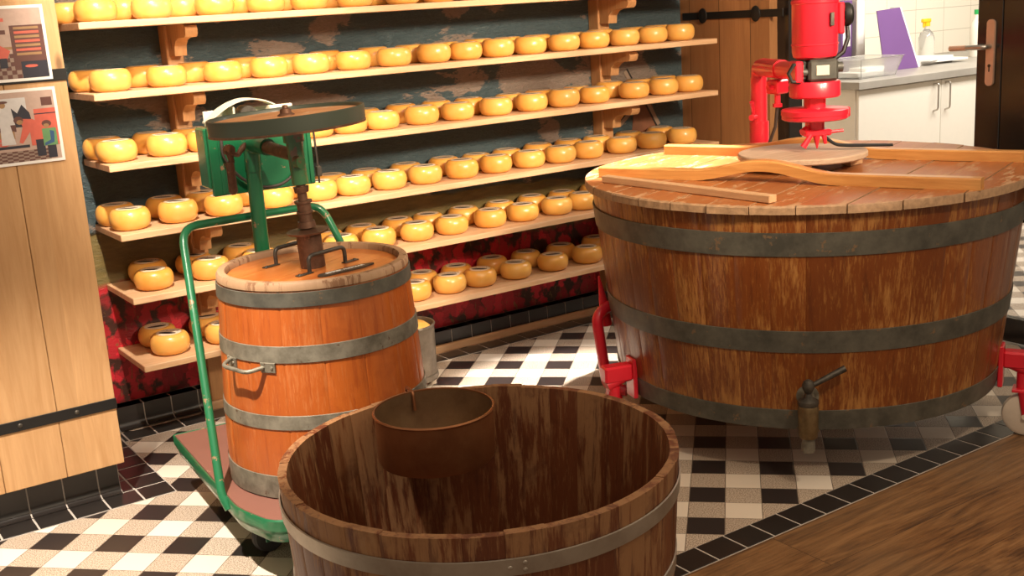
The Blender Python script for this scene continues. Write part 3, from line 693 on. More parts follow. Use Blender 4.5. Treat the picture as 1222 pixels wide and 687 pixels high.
# drain tap on the vat front
TA = -2.385; tx, ty = math.cos(TA), math.sin(TA); Rt = Rv(0.24)
def onv(r_, z_, t_=0.0): return (tx * r_ - ty * t_, ty * r_ + tx * t_, z_)
m = MB(); m.cyl(onv(Rt - 0.01, 0.27), onv(Rt + 0.055, 0.27), 0.019, 20); m.cyl(onv(Rt, 0.27), onv(Rt + 0.01, 0.27), 0.031, 20)
tap = m.build('drain_tap', MT['hoop_mid'], vat, 'tarnished brass drain tap with lever')
c0 = onv(Rt + 0.062, 0.0); c0 = (c0[0], c0[1], 0.04); X = Matrix.Translation(c0)
MB().lathe([(0.0005, 0.128), (0.024, 0.128), (0.0265, 0.134), (0.0275, 0.150), (0.0285, 0.215), (0.0265, 0.222), (0.0005, 0.222)], 28, X).build('tap_body', MT['brass'], tap)
MB().lathe([(0.0005, 0.222), (0.027, 0.222), (0.029, 0.228), (0.028, 0.236), (0.012, 0.244), (0.009, 0.256), (0.012, 0.262), (0.0165, 0.272), (0.017, 0.281), (0.013, 0.291), (0.005, 0.296), (0.0005, 0.2965)], 28, X).build('tap_knob', MT['iron'], tap)
MB().tube([Vector(c0) + Vector((0.008, -0.006, 0.278)), Vector(c0) + Vector((0.05, -0.033, 0.302)), Vector(c0) + Vector((0.085, -0.056, 0.322))], [0.007, 0.0085, 0.0095], 12).build('tap_lever', MT['iron'], tap)
MB().lathe([(0.012, 0.085), (0.018, 0.086), (0.0195, 0.10), (0.017, 0.128), (0.012, 0.128)], 24, X, True).build('tap_spout', MT['hoop_mid'], tap)
# caster feet under the vat
def caster_leg(ang_deg):
    a = math.radians(ang_deg); u_ = Vector((math.cos(a), math.sin(a), 0)); t_ = Vector((-math.sin(a), math.cos(a), 0)); Rb = Rv(0.2)
    def q(r_, s__, z_): return tuple(u_ * r_ + t_ * s__ + Vector((0, 0, z_)))
    Xl = Matrix.Rotation(a, 4, 'Z')
    m_ = MB(); m_.box((Rb + 0.003, -0.03, 0.155), (Rb + 0.018, 0.03, 0.285), 0.003, Xl)
    m_.box((Rb + 0.016, -0.024, 0.215), (Rb + 0.11, 0.024, 0.268), 0.006, Xl)
    m_.tube([q(Rb + 0.018, 0, 0.24), q(Rb + 0.10, 0, 0.205)], 0.022, 14)
    leg = m_.build('leg', MT['red'], vat)
    m_ = MB()
    m_.cyl(q(Rb + 0.075, 0, 0.20), q(Rb + 0.075, 0, 0.15), 0.02, 16)
    m_.box((Rb + 0.045, -0.03, 0.142), (Rb + 0.105, 0.03, 0.152), 0.002, Xl)
    for s__ in (-0.027, 0.027):
        m_.tube([q(Rb + 0.075, s__, 0.146), q(Rb + 0.078, s__, 0.11), q(Rb + 0.084, s__, 0.068)], [0.014, 0.011, 0.009], 10, flat=0.5)
    fk = m_.build('caster_fork', MT['red'], leg)
    c_ = Vector(q(Rb + 0.084, 0, 0.068))
    Xw = Matrix.Translation(c_) @ Xl @ Matrix.Rotation(PI / 2, 4, 'X')
    MB().lathe([(0.008, -0.02), (0.055, -0.02), (0.064, -0.015), (0.068, 0), (0.064, 0.015), (0.055, 0.02), (0.008, 0.02)], 36, Xw, True).lathe([(0.001, -0.034), (0.008, -0.034), (0.008, 0.034), (0.001, 0.034)], 14, Xw, True).build('caster_wheel', MT['wheel_white'], leg, 'cream caster wheel')
for a_ in (-62, 164, 50): caster_leg(a_)
m = MB()
m.tube(fillet([(2.285 - VX, 2.79 - VY, 0.12), (2.250 - VX, 2.85 - VY, 0.13), (2.216 - VX, 2.85 - VY, 0.385), (2.30 - VX, 2.86 - VY, 0.405)], 0.05), 0.0185, 14)
m.lathe([(0.0005, 0.085), (0.026, 0.085), (0.03, 0.10), (0.026, 0.135), (0.0005, 0.14)], 18, Matrix.Translation((2.262 - VX, 2.83 - VY, 0)))
m.tube([(2.285 - VX, 2.885 - VY, 0.33), (2.275 - VX, 2.885 - VY, 0.42), (2.262 - VX, 2.885 - VY, 0.50)], [0.02, 0.014, 0.003], 12)
m.build('tipping_lever', MT['red'], vat, 'bent red tube lever at the left foot')

# ================================================================== RED STIRRER ABOVE VAT
SX, SY = 2.82, 2.46; PXc, PYc = 3.262, 3.12
st = thing('stirring_machine', 'bright red motor stirrer on a bent pipe column hanging over the big vat', 'machine', (PXc, PYc, 0))
def L(x_, y_, z_): return (x_ - PXc, y_ - PYc, z_)
m = MB(); m.cyl(L(PXc, PYc, 0.012), L(PXc, PYc, 1.06), 0.031, 24)
m.lathe([(0.0005, 0.0), (0.11, 0.0), (0.11, 0.012), (0.0005, 0.012)], 28)
m.build('column', MT['red'], st)
MB().cyl(L(PXc, PYc, 0.74), L(PXc, PYc, 0.895), 0.037, 24).build('collar', MT['red'], st)
arm_end = Vector(L(2.90, 2.575, 1.115))
m = MB(); m.tube(fillet([L(PXc, PYc, 1.02), L(PXc, PYc, 1.10), tuple(arm_end)], 0.06, 8), 0.0295, 20)
p1 = Vector(L(PXc, PYc, 1.10)).lerp(arm_end, 0.12); p2 = Vector(L(PXc, PYc, 1.10)).lerp(arm_end, 0.55)
m.tube([p1, p2], 0.034, 20)
m.build('arm', MT['red'], st)
q = Vector(L(PXc, PYc, 1.10)).lerp(arm_end, 0.45)
m = MB(); m.box((q.x - 0.03, q.y - 0.03, 1.02), (q.x + 0.03, q.y + 0.03, 1.07), 0.006); m.cyl((q.x, q.y, 1.03), (q.x, q.y, 0.985), 0.011, 12)
m.cyl((q.x, q.y, 0.985), (q.x, q.y, 0.972), 0.017, 6)
m.cyl((q.x - 0.05, q.y, 1.045), (q.x + 0.05, q.y, 1.045), 0.009, 10)
m.build('arm_clamp', MT['red'], st)
m = MB(); m.tube([(-0.05, -0.02, 0.92), (-0.07, -0.03, 0.975)], [0.006, 0.009], 10); m.cyl((-0.035, -0.012, 0.915), (-0.07, -0.028, 0.915), 0.012, 10)
m.build('lock_lever', MT['red'], st)
m = MB(); m.tube([(q.x + 0.0, q.y, 0.985), (q.x + 0.01, q.y + 0.02, 0.9), (q.x - 0.0, q.y + 0.06, 0.80), (q.x - 0.02, q.y + 0.12, 0.74), (q.x - 0.01, q.y + 0.20, 0.55)], 0.006, 8)
m.build('power_cable', MT['cable'], st)
XS = Matrix.Translation(L(SX, SY, 0))
m = MB(); m.lathe([(0.0005, 1.163), (0.055, 1.163), (0.066, 1.170), (0.070, 1.185), (0.0705, 1.43), (0.074, 1.432), (0.074, 1.446), (0.0705, 1.448), (0.0705, 1.54), (0.04, 1.57), (0.0005, 1.575)], 40, XS)
motor = m.build('motor', MT['red'], st)
m = MB(); m.lathe([(0.0708, 1.33), (0.0728, 1.332), (0.0728, 1.34), (0.0708, 1.342)], 40, XS, True); m.lathe([(0.0708, 1.205), (0.0722, 1.206), (0.0722, 1.21), (0.0708, 1.211)], 40, XS, True)
m.build('motor_band', MT['red'], motor)
ux, uy = 0.834, -0.552   # screen right direction across the motor
def S(a, d_, z_): return L(SX + ux * a - 0.552 * -1 * 0 + (-0.552) * d_ * 1.0, SY + uy * a + (-0.834) * d_, z_)
XB = Matrix.Translation(L(SX, SY, 0)) @ Matrix.Rotation(math.atan2(uy, ux), 4, 'Z')
m = MB(); m.box((0.066, -0.03, 1.235), (0.085, 0.03, 1.33), 0.004, XB); m.build('terminal_bracket', MT['red'], motor)
m = MB(); m.lathe([(0.0005, 0), (0.032, 0), (0.036, 0.006), (0.036, 0.02), (0.03, 0.028), (0.0005, 0.03)], 24, XB @ Matrix.Translation((0.085, 0, 1.292)) @ Matrix.Rotation(PI / 2, 4, 'Y'))
m.build('cable_gland', MT['black_strap'], motor)
m = MB(); m.box((0.028, -0.0735, 1.262), (0.040, -0.066, 1.302), 0.001, XB); m.build('rating_plate', MT['iron'], motor)
m = MB(); pts = [XB @ Vector(p) for p in ((0.10, 0, 1.265), (0.10, -0.01, 1.22), (0.08, -0.03, 1.18), (0.05, -0.03, 1.158))]
m.tube(pts, 0.007, 10); m.build('motor_cable', MT['black_strap'], motor)
m = MB(); m.box((-0.035, -0.062, 1.096), (0.058, 0.04, 1.163), 0.008, XB); m.cyl(XB @ Vector((0.058, -0.02, 1.135)), XB @ Vector((0.080, -0.02, 1.135)), 0.016, 14)
m.cyl(XB @ Vector((-0.05, -0.04, 1.125)), XB @ Vector((-0.035, -0.04, 1.125)), 0.013, 12)
m.box((-0.062, -0.04, 1.10), (-0.034, 0.03, 1.16), 0.006, XB); gb = m.build('gearbox', MT['grey_box'], st)
MB().box((-0.012, -0.0645, 1.115), (0.028, -0.061, 1.145), 0.001, XB).build('nameplate', MT['cream'], gb)
m = MB(); m.tube([XB @ Vector(p) for p in ((-0.045, -0.04, 1.155), (-0.08, -0.05, 1.15), (-0.095, -0.05, 1.125), (-0.085, -0.05, 1.10), (-0.05, -0.045, 1.095))], 0.006, 10); m.build('gearbox_cable', MT['black_strap'], gb)
m = MB(); m.lathe([(0.0005, 1.045), (0.074, 1.045), (0.0785, 1.049), (0.0785, 1.09), (0.075, 1.095), (0.0005, 1.096)], 44, XS)
m.box((-0.075, -0.055, 1.094), (-0.05, 0.02, 1.16), 0.004, XB); m.build('upper_flange', MT['red'], st)
m = MB(); m.lathe([(0.0005, 1.00), (0.034, 1.00), (0.034, 1.046), (0.0005, 1.046)], 28, XS); m.build('shaft_neck', MT['red'], st)
m = MB(); m.lathe([(0.0005, 0.975), (0.096, 0.975), (0.102, 0.979), (0.102, 0.990), (0.104, 0.991), (0.104, 1.006), (0.100, 1.009), (0.0005, 1.014)], 52, XS)
m.box((0.095, -0.012, 0.977), (0.110, 0.012, 1.009), 0.004, XB); m.build('lower_flange', MT['red'], st)
m = MB(); m.lathe([(0.0005, 0.925), (0.026, 0.925), (0.03, 0.93), (0.03, 0.976), (0.0005, 0.976)], 24, XS)
m.box((-0.042, -0.035, 0.925), (0.045, 0.02, 0.945), 0.004, XB)
m.tube([XB @ Vector(p) for p in ((0.0, -0.02, 0.928), (0.002, -0.02, 0.885))], [0.013, 0.002], 12)
m.tube([XB @ Vector(p) for p in ((-0.02, -0.03, 0.93), (-0.038, -0.035, 0.905), (-0.046, -0.035, 0.893))], [0.008, 0.009, 0.011], 10)
m.tube([XB @ Vector(p) for p in ((0.02, -0.03, 0.93), (0.026, -0.03, 0.90))], [0.009, 0.005], 10)
m.tube([XB @ Vector(p) for p in ((0.03, -0.02, 0.934), (0.085, -0.02, 0.937))], [0.006, 0.005], 8)
m.tube([XB @ Vector(p) for p in ((-0.03, -0.02, 0.95), (-0.045, -0.03, 0.938))], [0.010, 0.014], 8)
m.build('tool_clamp', MT['red'], st)
m = MB(); path = fillet([XB @ Vector(p) for p in ((0.02, -0.01, 0.928), (0.030, -0.015, 0.918), (0.060, -0.02, 0.893), (0.10, -0.025, 0.889), (0.235, -0.04, 0.884))], 0.02)
m.tube(path, [0.010] * (len(path) - 1) + [0.008], 10, flat=0.5); m.build('stirrer_blade', MT['black_strap'], st)

# ================================================================== PLATFORM CART
cart = thing('platform_cart', 'green low platform cart with worn brown deck and a leaning tubular handle', 'cart', (1.2, 2.75, 0))
def LC(p): return (p[0] - 1.2, p[1] - 2.75, *p[2:])
ol = fillet([(0.918, 3.263, 0), (0.868, 2.62, 0), (0.905, 2.475, 0), (1.02, 2.437, 0), (1.42, 2.40, 0), (1.505, 2.455, 0), (1.57, 3.20, 0), (0.918, 3.263, 0)], 0.045, 6)[:-1]
cx_, cy_ = 1.2, 2.85
def ring(sc_, z_):
    return [((p.x - cx_) * (1 - sc_ / max(0.05, math.hypot(p.x - cx_, p.y - cy_))) + cx_ - 1.2, (p.y - cy_) * (1 - sc_ / max(0.05, math.hypot(p.x - cx_, p.y - cy_))) + cy_ - 2.75, z_) for p in ol]
def loft(m_, rings, cap0=True, cap1=True):
    n_ = len(rings[0]); vs = [p for r_ in rings for p in r_]; fs = []
    for i in range(len(rings) - 1):
        for j in range(n_): l_ = (j + 1) % n_; fs.append((i * n_ + j, i * n_ + l_, (i + 1) * n_ + l_, (i + 1) * n_ + j))
    if cap0: fs.append(tuple(range(n_))[::-1])
    if cap1: fs.append(tuple((len(rings) - 1) * n_ + j for j in range(n_)))
    m_.add(vs, fs)
m = MB(); loft(m, [ring(0.010, 0.184), ring(0.006, 0.194), ring(0.008, 0.198)]); m.build('deck_board', MT['deck'], cart)
m = MB(); loft(m, [ring(0.0, 0.168), ring(-0.001, 0.195), ring(0.002, 0.199), ring(0.006, 0.196), ring(0.012, 0.168)], False, False)
m.add([], []); loft(m, [ring(0.022, 0.130), ring(0.018, 0.133), ring(0.010, 0.156), ring(0.006, 0.158), ring(0.004, 0.170), ring(0.03, 0.170)], True, True)
m.build('frame_skirt', MT['green'], cart)
for (x_, y_) in ((0.985, 2.735), (1.42, 2.62), (1.02, 3.13), (1.45, 3.09)):
    c_ = LC((x_, y_, 0)); m = MB(); m.box((c_[0] - 0.03, c_[1] - 0.03, 0.112), (c_[0] + 0.03, c_[1] + 0.03, 0.1298), 0.002)
    for s__ in (-0.022, 0.022): m.box((c_[0] - 0.018, c_[1] + s__ - 0.0025, 0.035), (c_[0] + 0.018, c_[1] + s__ + 0.0025, 0.113), 0.002)
    cs = m.build('caster', MT['green'], cart)
    Xw = Matrix.Translation((c_[0], c_[1], 0.0455)) @ Matrix.Rotation(PI / 2, 4, 'X')
    MB().lathe([(0.005, -0.014), (0.04, -0.014), (0.0455, -0.008), (0.0455, 0.008), (0.04, 0.014), (0.005, 0.014)], 28, Xw, True).lathe([(0.0005, -0.026), (0.005, -0.026), (0.005, 0.026), (0.0005, 0.026)], 12, Xw, True).build('caster_wheel', MT['rubber'], cs)
hp = fillet([LC(p) for p in ((0.876, 2.70, 0.165), (0.868, 2.722, 0.20), (0.966, 3.075, 0.845), (1.44, 3.195, 0.828), (1.512, 2.68, 0.20), (1.516, 2.66, 0.14))], 0.055, 8)
m = MB(); m.tube(hp, 0.0115, 14); m.build('handle', MT['green'], cart, 'chipped green tubular handle')

# ================================================================== CHURN
churn = thing('butter_churn', 'upright orange varnished barrel churn with four steel hoops standing on the green cart', 'churn', (1.2, 2.75, 0))
Rc = lambda z: 0.2505 + (0.745 - z) * 0.055 - 0.05 * max(0, 0.32 - z)
m = MB(); m.staves([(z, Rc(z)) for z in (0.2, 0.26, 0.33, 0.45, 0.6, 0.735)], 0.02, 16, 0.0001, 0.0, 0.0, 0.0013, 6, 9)
m.build('stave_wall', MT['churn'], churn)
m = MB(); m.lathe([(0.2495, 0.7352), (0.2515, 0.738), (0.2515, 0.75), (0.247, 0.758), (0.229, 0.758), (0.2255, 0.752), (0.2255, 0.7352)], 72, None, True)
m.build('rim', MT['churn_rim'], churn, 'bare pale wooden rim')
m = MB()
for k_ in range(4):
    y0, y1 = -0.2245 + k_ * 0.11225, -0.2245 + (k_ + 1) * 0.11225 - 0.0012
    Rr = 0.2245; N_ = 12; pr = []; pl_ = []
    for i in range(N_): q_ = y0 + (y1 - y0) * i / (N_ - 1); w_ = math.sqrt(max(1e-6, Rr * Rr - q_ * q_)); pr.append((w_, q_)); pl_.append((-w_, q_))
    m.prism(pr + pl_[::-1], 0.722, 0.742)
m.build('lid', MT['churn_lid'], churn, 'recessed orange board lid', rot=(0, 0, 0.42))
for z0, z1 in ((0.697, 0.734), (0.557, 0.600), (0.385, 0.422), (0.201, 0.262)):
    MB().hoop(z0, z1, Rc, 0.003, 96).build('hoop', MT['hoop_dark'] if z0 > 0.69 else MT['hoop_mid'], churn)
def bail(c_, ang, ln, ht, name, par_, mat_, zt_, r_=0.0055):
    d_ = Vector((math.cos(ang), math.sin(ang), 0)); c_ = Vector(c_)
    p_ = [c_ - d_ * (ln / 2 + 0.03), c_ - d_ * ln / 2 + Vector((0, 0, 0.001)), c_ - d_ * ln / 2 + Vector((0, 0, ht)), c_ + d_ * ln / 2 + Vector((0, 0, ht)), c_ + d_ * ln / 2 + Vector((0, 0, 0.001)), c_ + d_ * (ln / 2 + 0.03)]
    m_ = MB(); m_.tube(fillet([p_[1], p_[2], p_[3], p_[4]], 0.018), r_, 12)
    for s__ in (-1, 1):
        e_ = c_ + d_ * s__ * (ln / 2 + 0.018); X_ = TR(e_.x, e_.y, e_.z, ang); m_.box((-0.026, -0.008, 0.0), (0.026, 0.008, 0.003), 0.001, X_)
        m_.lathe([(0.0003, 0.006), (0.004, 0.005), (0.005, 0.003)], 10, TR(*(c_ + d_ * s__ * (ln / 2 + 0.034)), 0))
    return m_.build(name, mat_, par_)
bail((0.020, -0.048, 0.7421), 0.33, 0.130, 0.045, 'lid_handle', churn, MT['iron'], 0)
bail((0.0, 0.122, 0.7421), 0.33, 0.130, 0.045, 'lid_handle', churn, MT['iron'], 0)
XP = TR(0.075, -0.158, 0.7425, 0.16)
m = MB(); pl_pts = [(-0.105, -0.006), (-0.09, -0.016), (0.05, -0.018), (0.10, -0.004), (0.10, 0.006), (0.06, 0.015), (-0.09, 0.015), (-0.105, 0.004)]
XP = TR(0.042, -0.116, 0.7425, 0.17)
m.prism([(a * 0.85, c_ * 0.95) for a, c_ in pl_pts], 0, 0.004, XP)
npl = m.build('name_plate', MT['iron'], churn, 'dark plate with white lettering')
def letters(txt, size, X_, mat_, par_, name='lettering'):
    cu = bpy.data.curves.new(name, 'FONT'); cu.body = txt; cu.size = size; cu.align_x = 'CENTER'; cu.align_y = 'CENTER'; cu.extrude = 0.0004
    to = bpy.data.objects.new(name, cu); C.objects.link(to)
    dg = bpy.context.evaluated_depsgraph_get(); me = bpy.data.meshes.new_from_object(to.evaluated_get(dg))
    bpy.data.objects.remove(to); me.transform(X_); me.materials.clear(); me.materials.append(mat_)
    o = bpy.data.objects.new(name, me); C.objects.link(o); o.parent = par_; return o
letters('SIMMER ALKMAAR', 0.0145, XP @ Matrix.Translation((-0.005, 0.001, 0.0044)), MT['paper'], npl)
# side handle of the churn
SA = math.radians(-130)
Xs = Matrix.Rotation(SA, 4, 'Z')
# placed at the camera-left side
Rh = Rc(0.545)
def onc(a_deg, r_, z_): a = math.radians(a_deg); return (math.cos(a) * r_, math.sin(a) * r_, z_)
m = MB()
hpth = fillet([onc(-172, Rh + 0.006, 0.556), onc(-169, Rh + 0.042, 0.549), onc(-152, Rh + 0.042, 0.542), onc(-147, Rh + 0.008, 0.547)], 0.02)
m.tube(hpth, 0.0055, 12)
for aa in (-173, -144.5):
    m.box((Rh - 0.001, -0.021, 0.533), (Rh + 0.005, 0.021, 0.559), 0.001, Matrix.Rotation(math.radians(aa), 4, 'Z'))
    for dd in (-2.6, 2.6): m.lathe([(0.0003, 0.004), (0.0035, 0.003), (0.0045, 0)], 10, Matrix.Translation(onc(aa + dd, Rh + 0.005, 0.546)) @ Matrix.Rotation(math.radians(aa), 4, 'Z') @ Matrix.Rotation(PI / 2, 4, 'Y'))
m.build('side_handle', MT['hoop_mid'], churn)

# ================================================================== CHURN DRIVE (post, head, wheel, housing)
dr = thing('churn_drive', 'green pipe stand with rusty spindle and big flat wheel above the churn', 'machine', (1.195, 3.085, 0))
def LD(p): return (p[0] - 1.195, p[1] - 3.085, p[2])
top_z = 1.035
m = MB(); m.tube([LD((1.192, 3.085, 0.1995)), LD((1.196, 3.085, top_z))], 0.0215, 20)
m.lathe([(0.0005, 0.1995), (0.055, 0.1995), (0.055, 0.209), (0.0005, 0.209)], 24)
m.build('post', MT['green'], dr)
lean = Vector((-0.05, 0.0, 1.0))        # spindle leans slightly to the left
def SP(z_): return Vector(LD((1.2 - 0.052 * (z_ - 0.75), 2.75, z_)))
hc = SP(1.02)
m = MB(); m.tube(fillet([LD((1.196, 3.085, 0.97)), LD((1.198, 3.085, 1.052)), LD((1.20, 2.97, 1.045))], 0.04, 8), 0.024, 18); m.build('elbow', MT['green'], dr)
m = MB(); m.tube([LD((1.20, 2.98, 1.045)), hc + Vector((0, 0.02, 0.018))], [0.018, 0.016], 16); m.build('arm', MT['rust'], dr)
def seg(m_, z0, z1, r0_, r1_=None): m_.tube([SP(z0), SP(z1)], [r0_, r0_ if r1_ is None else r1_], 24)
m = MB(); seg(m, 0.965, 1.075, 0.021); seg(m, 1.075, 1.10, 0.027); seg(m, 1.10, 1.118, 0.024)
m.cyl(hc + Vector((-0.01, -0.018, 0.005)), hc + Vector((-0.004, -0.034, 0.005)), 0.016, 18)
m.build('spindle_head', MT['green_d'], dr)
m = MB(); seg(m, 0.7425, 0.832, 0.033); seg(m, 0.832, 0.836, 0.034, 0.048); seg(m, 0.836, 0.841, 0.054, 0.056); seg(m, 0.841, 0.847, 0.046, 0.012); seg(m, 0.843, 0.852, 0.014, 0.014)
seg(m, 0.850, 0.866, 0.024, 0.022); seg(m, 0.866, 0.888, 0.018, 0.017); seg(m, 0.888, 0.893, 0.022); seg(m, 0.893, 0.915, 0.0185); seg(m, 0.915, 0.921, 0.0235); seg(m, 0.921, 0.966, 0.0125); seg(m, 0.943, 0.958, 0.0185, 0.0205)
m.build('spindle', MT['rust'], dr)
# wheel: rim, disc, hub
ax = (SP(1.2) - SP(0.8)).normalized(); ax = Vector((-0.036, 0.02, 1)).normalized()
XW = Matrix.Translation(SP(1.132) + Vector((-0.010, 0, 0))) @ Vector((0, 0, 1)).rotation_difference(ax).to_matrix().to_4x4()
m = MB(); m.lathe([(0.190, -0.019), (0.1945, -0.021), (0.199, -0.017), (0.2005, 0.019), (0.198, 0.021), (0.194, 0.0195), (0.190, 0.013)], 80, XW, True)
m.cur = 1; m.lathe([(0.1985, -0.0225), (0.200, -0.0225), (0.2005, -0.017), (0.199, -0.0165)], 80, XW, True)
wh = m.build('wheel_rim', [MT['pulley_side'], MT['rust']], dr)
MB().lathe([(0.012, -0.006), (0.1935, 0.006), (0.1935, 0.0115), (0.012, 0.0115)], 64, XW, True).build('wheel_disc', MT['pulley_top'], wh)
m = MB(); m.lathe([(0.0005, 0.038), (0.007, 0.037), (0.008, 0.03), (0.014, 0.028), (0.015, 0.018), (0.022, 0.014), (0.024, -0.02), (0.0005, -0.02)], 24, XW); m.build('wheel_hub', MT['rust'], wh)
# housing behind the post
Xh = TR(LD((1.235, 3.15, 0))[0], LD((1.235, 3.15, 0))[1], 0, -0.06)
m = MB(); m.box((-0.140, -0.018, 0.905), (0.165, 0.0, 1.098), 0.002, Xh); m.box((-0.146, 0.0, 0.925), (0.168, 0.085, 1.096), 0.004, Xh)
hs = m.build('motor_housing', MT['green'], dr)
for x_ in (-0.115, 0.10, 0.15): MB().box((x_, -0.024, 0.91), (x_ + 0.012, -0.018, 1.095), 0.001, Xh).build('housing_rib', MT['green'], hs)
m = MB(); arc = []
for k_ in range(15):
    t = k_ / 14; arc.append((-0.125 + 0.20 * t, 0.035 + 0.0 * t, 1.097 + 0.072 * math.sin(PI * min(1, 0.04 + 0.74 * t)) ** 0.8))
vs = []; fs = []
for (a, y_, z_) in arc: vs += [(a, y_ - 0.03, z_), (a, y_ + 0.035, z_), (a, y_ + 0.035, z_ - 0.004), (a, y_ - 0.03, z_ - 0.004)]
for i in range(len(arc) - 1):
    for k2 in range(4): fs.append((i * 4 + k2, i * 4 + (k2 + 1) % 4, (i + 1) * 4 + (k2 + 1) % 4, (i + 1) * 4 + k2))
fs += [(0, 1, 2, 3), tuple(len(vs) - 4 + i for i in range(4))]; m.add(vs, fs, Xh)
m.box((-0.12, 0.07, 1.0965), (0.15, 0.076, 1.140), 0.002, Xh); m.box((-0.05, 0.01, 1.0965), (-0.044, 0.07, 1.150), 0.002, Xh)
m.build('belt_guard', MT['cream'], hs, 'cream arched belt guard')
m = MB(); Xm = Xh @ Matrix.Translation((-0.005, 0.038, 1.124)) @ Matrix.Rotation(PI / 2, 4, 'X')
m.lathe([(0.0005, -0.025), (0.024, -0.025), (0.026, -0.02), (0.026, 0.02), (0.024, 0.03), (0.0005, 0.03)], 24, Xm); m.box((-0.02, 0.02, 1.0965), (0.01, 0.05, 1.11), 0.002, Xh); m.build('motor', MT['iron'], hs)
m = MB(); m.tube(fillet([(-0.105, -0.028, 1.07), (-0.11, -0.035, 1.02), (-0.07, -0.03, 0.955), (-0.01, -0.03, 0.915), (0.06, -0.03, 0.915), (0.12, -0.03, 0.96), (0.135, -0.03, 1.06)], 0.03) and [Xh @ Vector(p) for p in fillet([(-0.105, -0.028, 1.07), (-0.11, -0.035, 1.02), (-0.07, -0.03, 0.955), (-0.01, -0.03, 0.915), (0.06, -0.03, 0.915), (0.12, -0.03, 0.96), (0.135, -0.03, 1.06)], 0.03)], 0.0045, 8)
m.build('cable', MT['cable'], hs)
m = MB(); m.tube([Xh @ Vector(p) for p in ((0.172, -0.02, 1.09), (0.176, -0.02, 0.98), (0.176, -0.02, 0.905))], [0.0035, 0.0035, 0.003], 8)
m.box((0.169, -0.03, 0.925), (0.184, -0.012, 0.955), 0.002, Xh); m.build('latch_rod', MT['iron'], hs)
# clamp lever left of post
m = MB(); m.tube([LD(p) for p in ((1.105, 3.02, 1.045), (1.112, 3.02, 1.01), (1.108, 3.02, 1.005))], [0.010, 0.008, 0.006], 10)
m.tube([LD(p) for p in ((1.106, 3.02, 1.012), (1.106, 3.02, 0.93), (1.106, 3.02, 0.922))], [0.011, 0.0125, 0.006], 12)
m.tube([LD(p) for p in ((1.108, 3.02, 1.035), (1.135, 3.03, 1.028), (1.155, 3.04, 1.045), (1.165, 3.045, 1.055))], [0.008, 0.007, 0.009, 0.004], 10)
m.cyl(LD((1.108, 3.02, 1.032)), LD((1.15, 3.131, 1.03)), 0.008, 10)
m.cyl(LD((1.108, 3.012, 1.045)), LD((1.108, 3.03, 1.045)), 0.015, 14)
m.build('clutch_lever', MT['rust'], dr)

# ================================================================== FRONT TUB AND COPPER POT
BX, BY = 1.145, 1.886
tub = thing('open_tub', 'large open weathered wooden tub with galvanised hoops in the foreground', 'tub', (BX, BY, 0))
Rb_ = lambda z: 0.411 - (0.5 - z) * 0.07
m = MB(); m.staves([(z, Rb_(z)) for z in (0.0005, 0.12, 0.3, 0.497)], 0.022, 34, 0.0, 0.0016, 0.001, 0.0010, 4, 21)
m.build('stave_wall', MT['tub'], tub)
MB().lathe([(0.0005, 0.03), (Rb_(0.04) - 0.0235, 0.03), (Rb_(0.04) - 0.0235, 0.055), (0.0005, 0.055)], 64).build('tub_bottom', MT['tub'], tub)
for z0, z1 in ((0.418, 0.452), (0.25, 0.285), (0.06, 0.095)):
    hp_ = MB().hoop(z0, z1, Rb_, 0.0035, 112).build('hoop', MT['hoop_pale'], tub)
    mm = MB(); a0 = math.radians(-112)
    for da, dz in ((0, 0.010), (0, 0.024), (-0.065, 0.017), (0.0, 0.017)):
        if (da, dz) == (0.0, 0.017): continue
        a = a0 + da; zc = z0 + dz; rr = Rb_(zc) + 0.0035
        mm.lathe([(0.0003, 0.002), (0.003, 0.0016), (0.0045, 0)], 10, Matrix.Translation((rr * math.cos(a), rr * math.sin(a), zc)) @ Matrix.Rotation(a, 4, 'Z') @ Matrix.Rotation(PI / 2, 4, 'Y'))
    mm.build('rivet', MT['hoop_pale'], hp_)
pot = thing('copper_pot', 'round copper vessel hooked inside the rim of the open tub', 'pot', (1.182, 2.128, 0))
m = MB(); m.lathe([(0.0005, 0.395), (0.118, 0.395), (0.130, 0.399), (0.1335, 0.408), (0.134, 0.512), (0.1325, 0.512)], 64); m.cur = 1; m.lathe([(0.1325, 0.512), (0.1315, 0.41), (0.127, 0.403), (0.0005, 0.400)], 64)
body = m.build('pot_body', [MT['copper'], MT['copper_in']], pot)
m = MB(); m.lathe([(0.1325, 0.510), (0.136, 0.509), (0.138, 0.5125), (0.136, 0.516), (0.1325, 0.515)], 64, None, True); m.build('rolled_rim', MT['copper'], pot)
m = MB()
hx = math.atan2(0.242, 0.037); X_ = Matrix.Rotation(hx, 4, 'Z')
m.build
hk = MB(); hk.tube(fillet([tuple(X_ @ Vector(p)) for p in ((0.125, 0, 0.47), (0.1305, 0, 0.512), (0.1505, 0, 0.515), (0.176, 0, 0.514), (0.181, 0, 0.47))], 0.008), 0.004, 8)
hk.build('rim_hook', MT['copper'], pot)

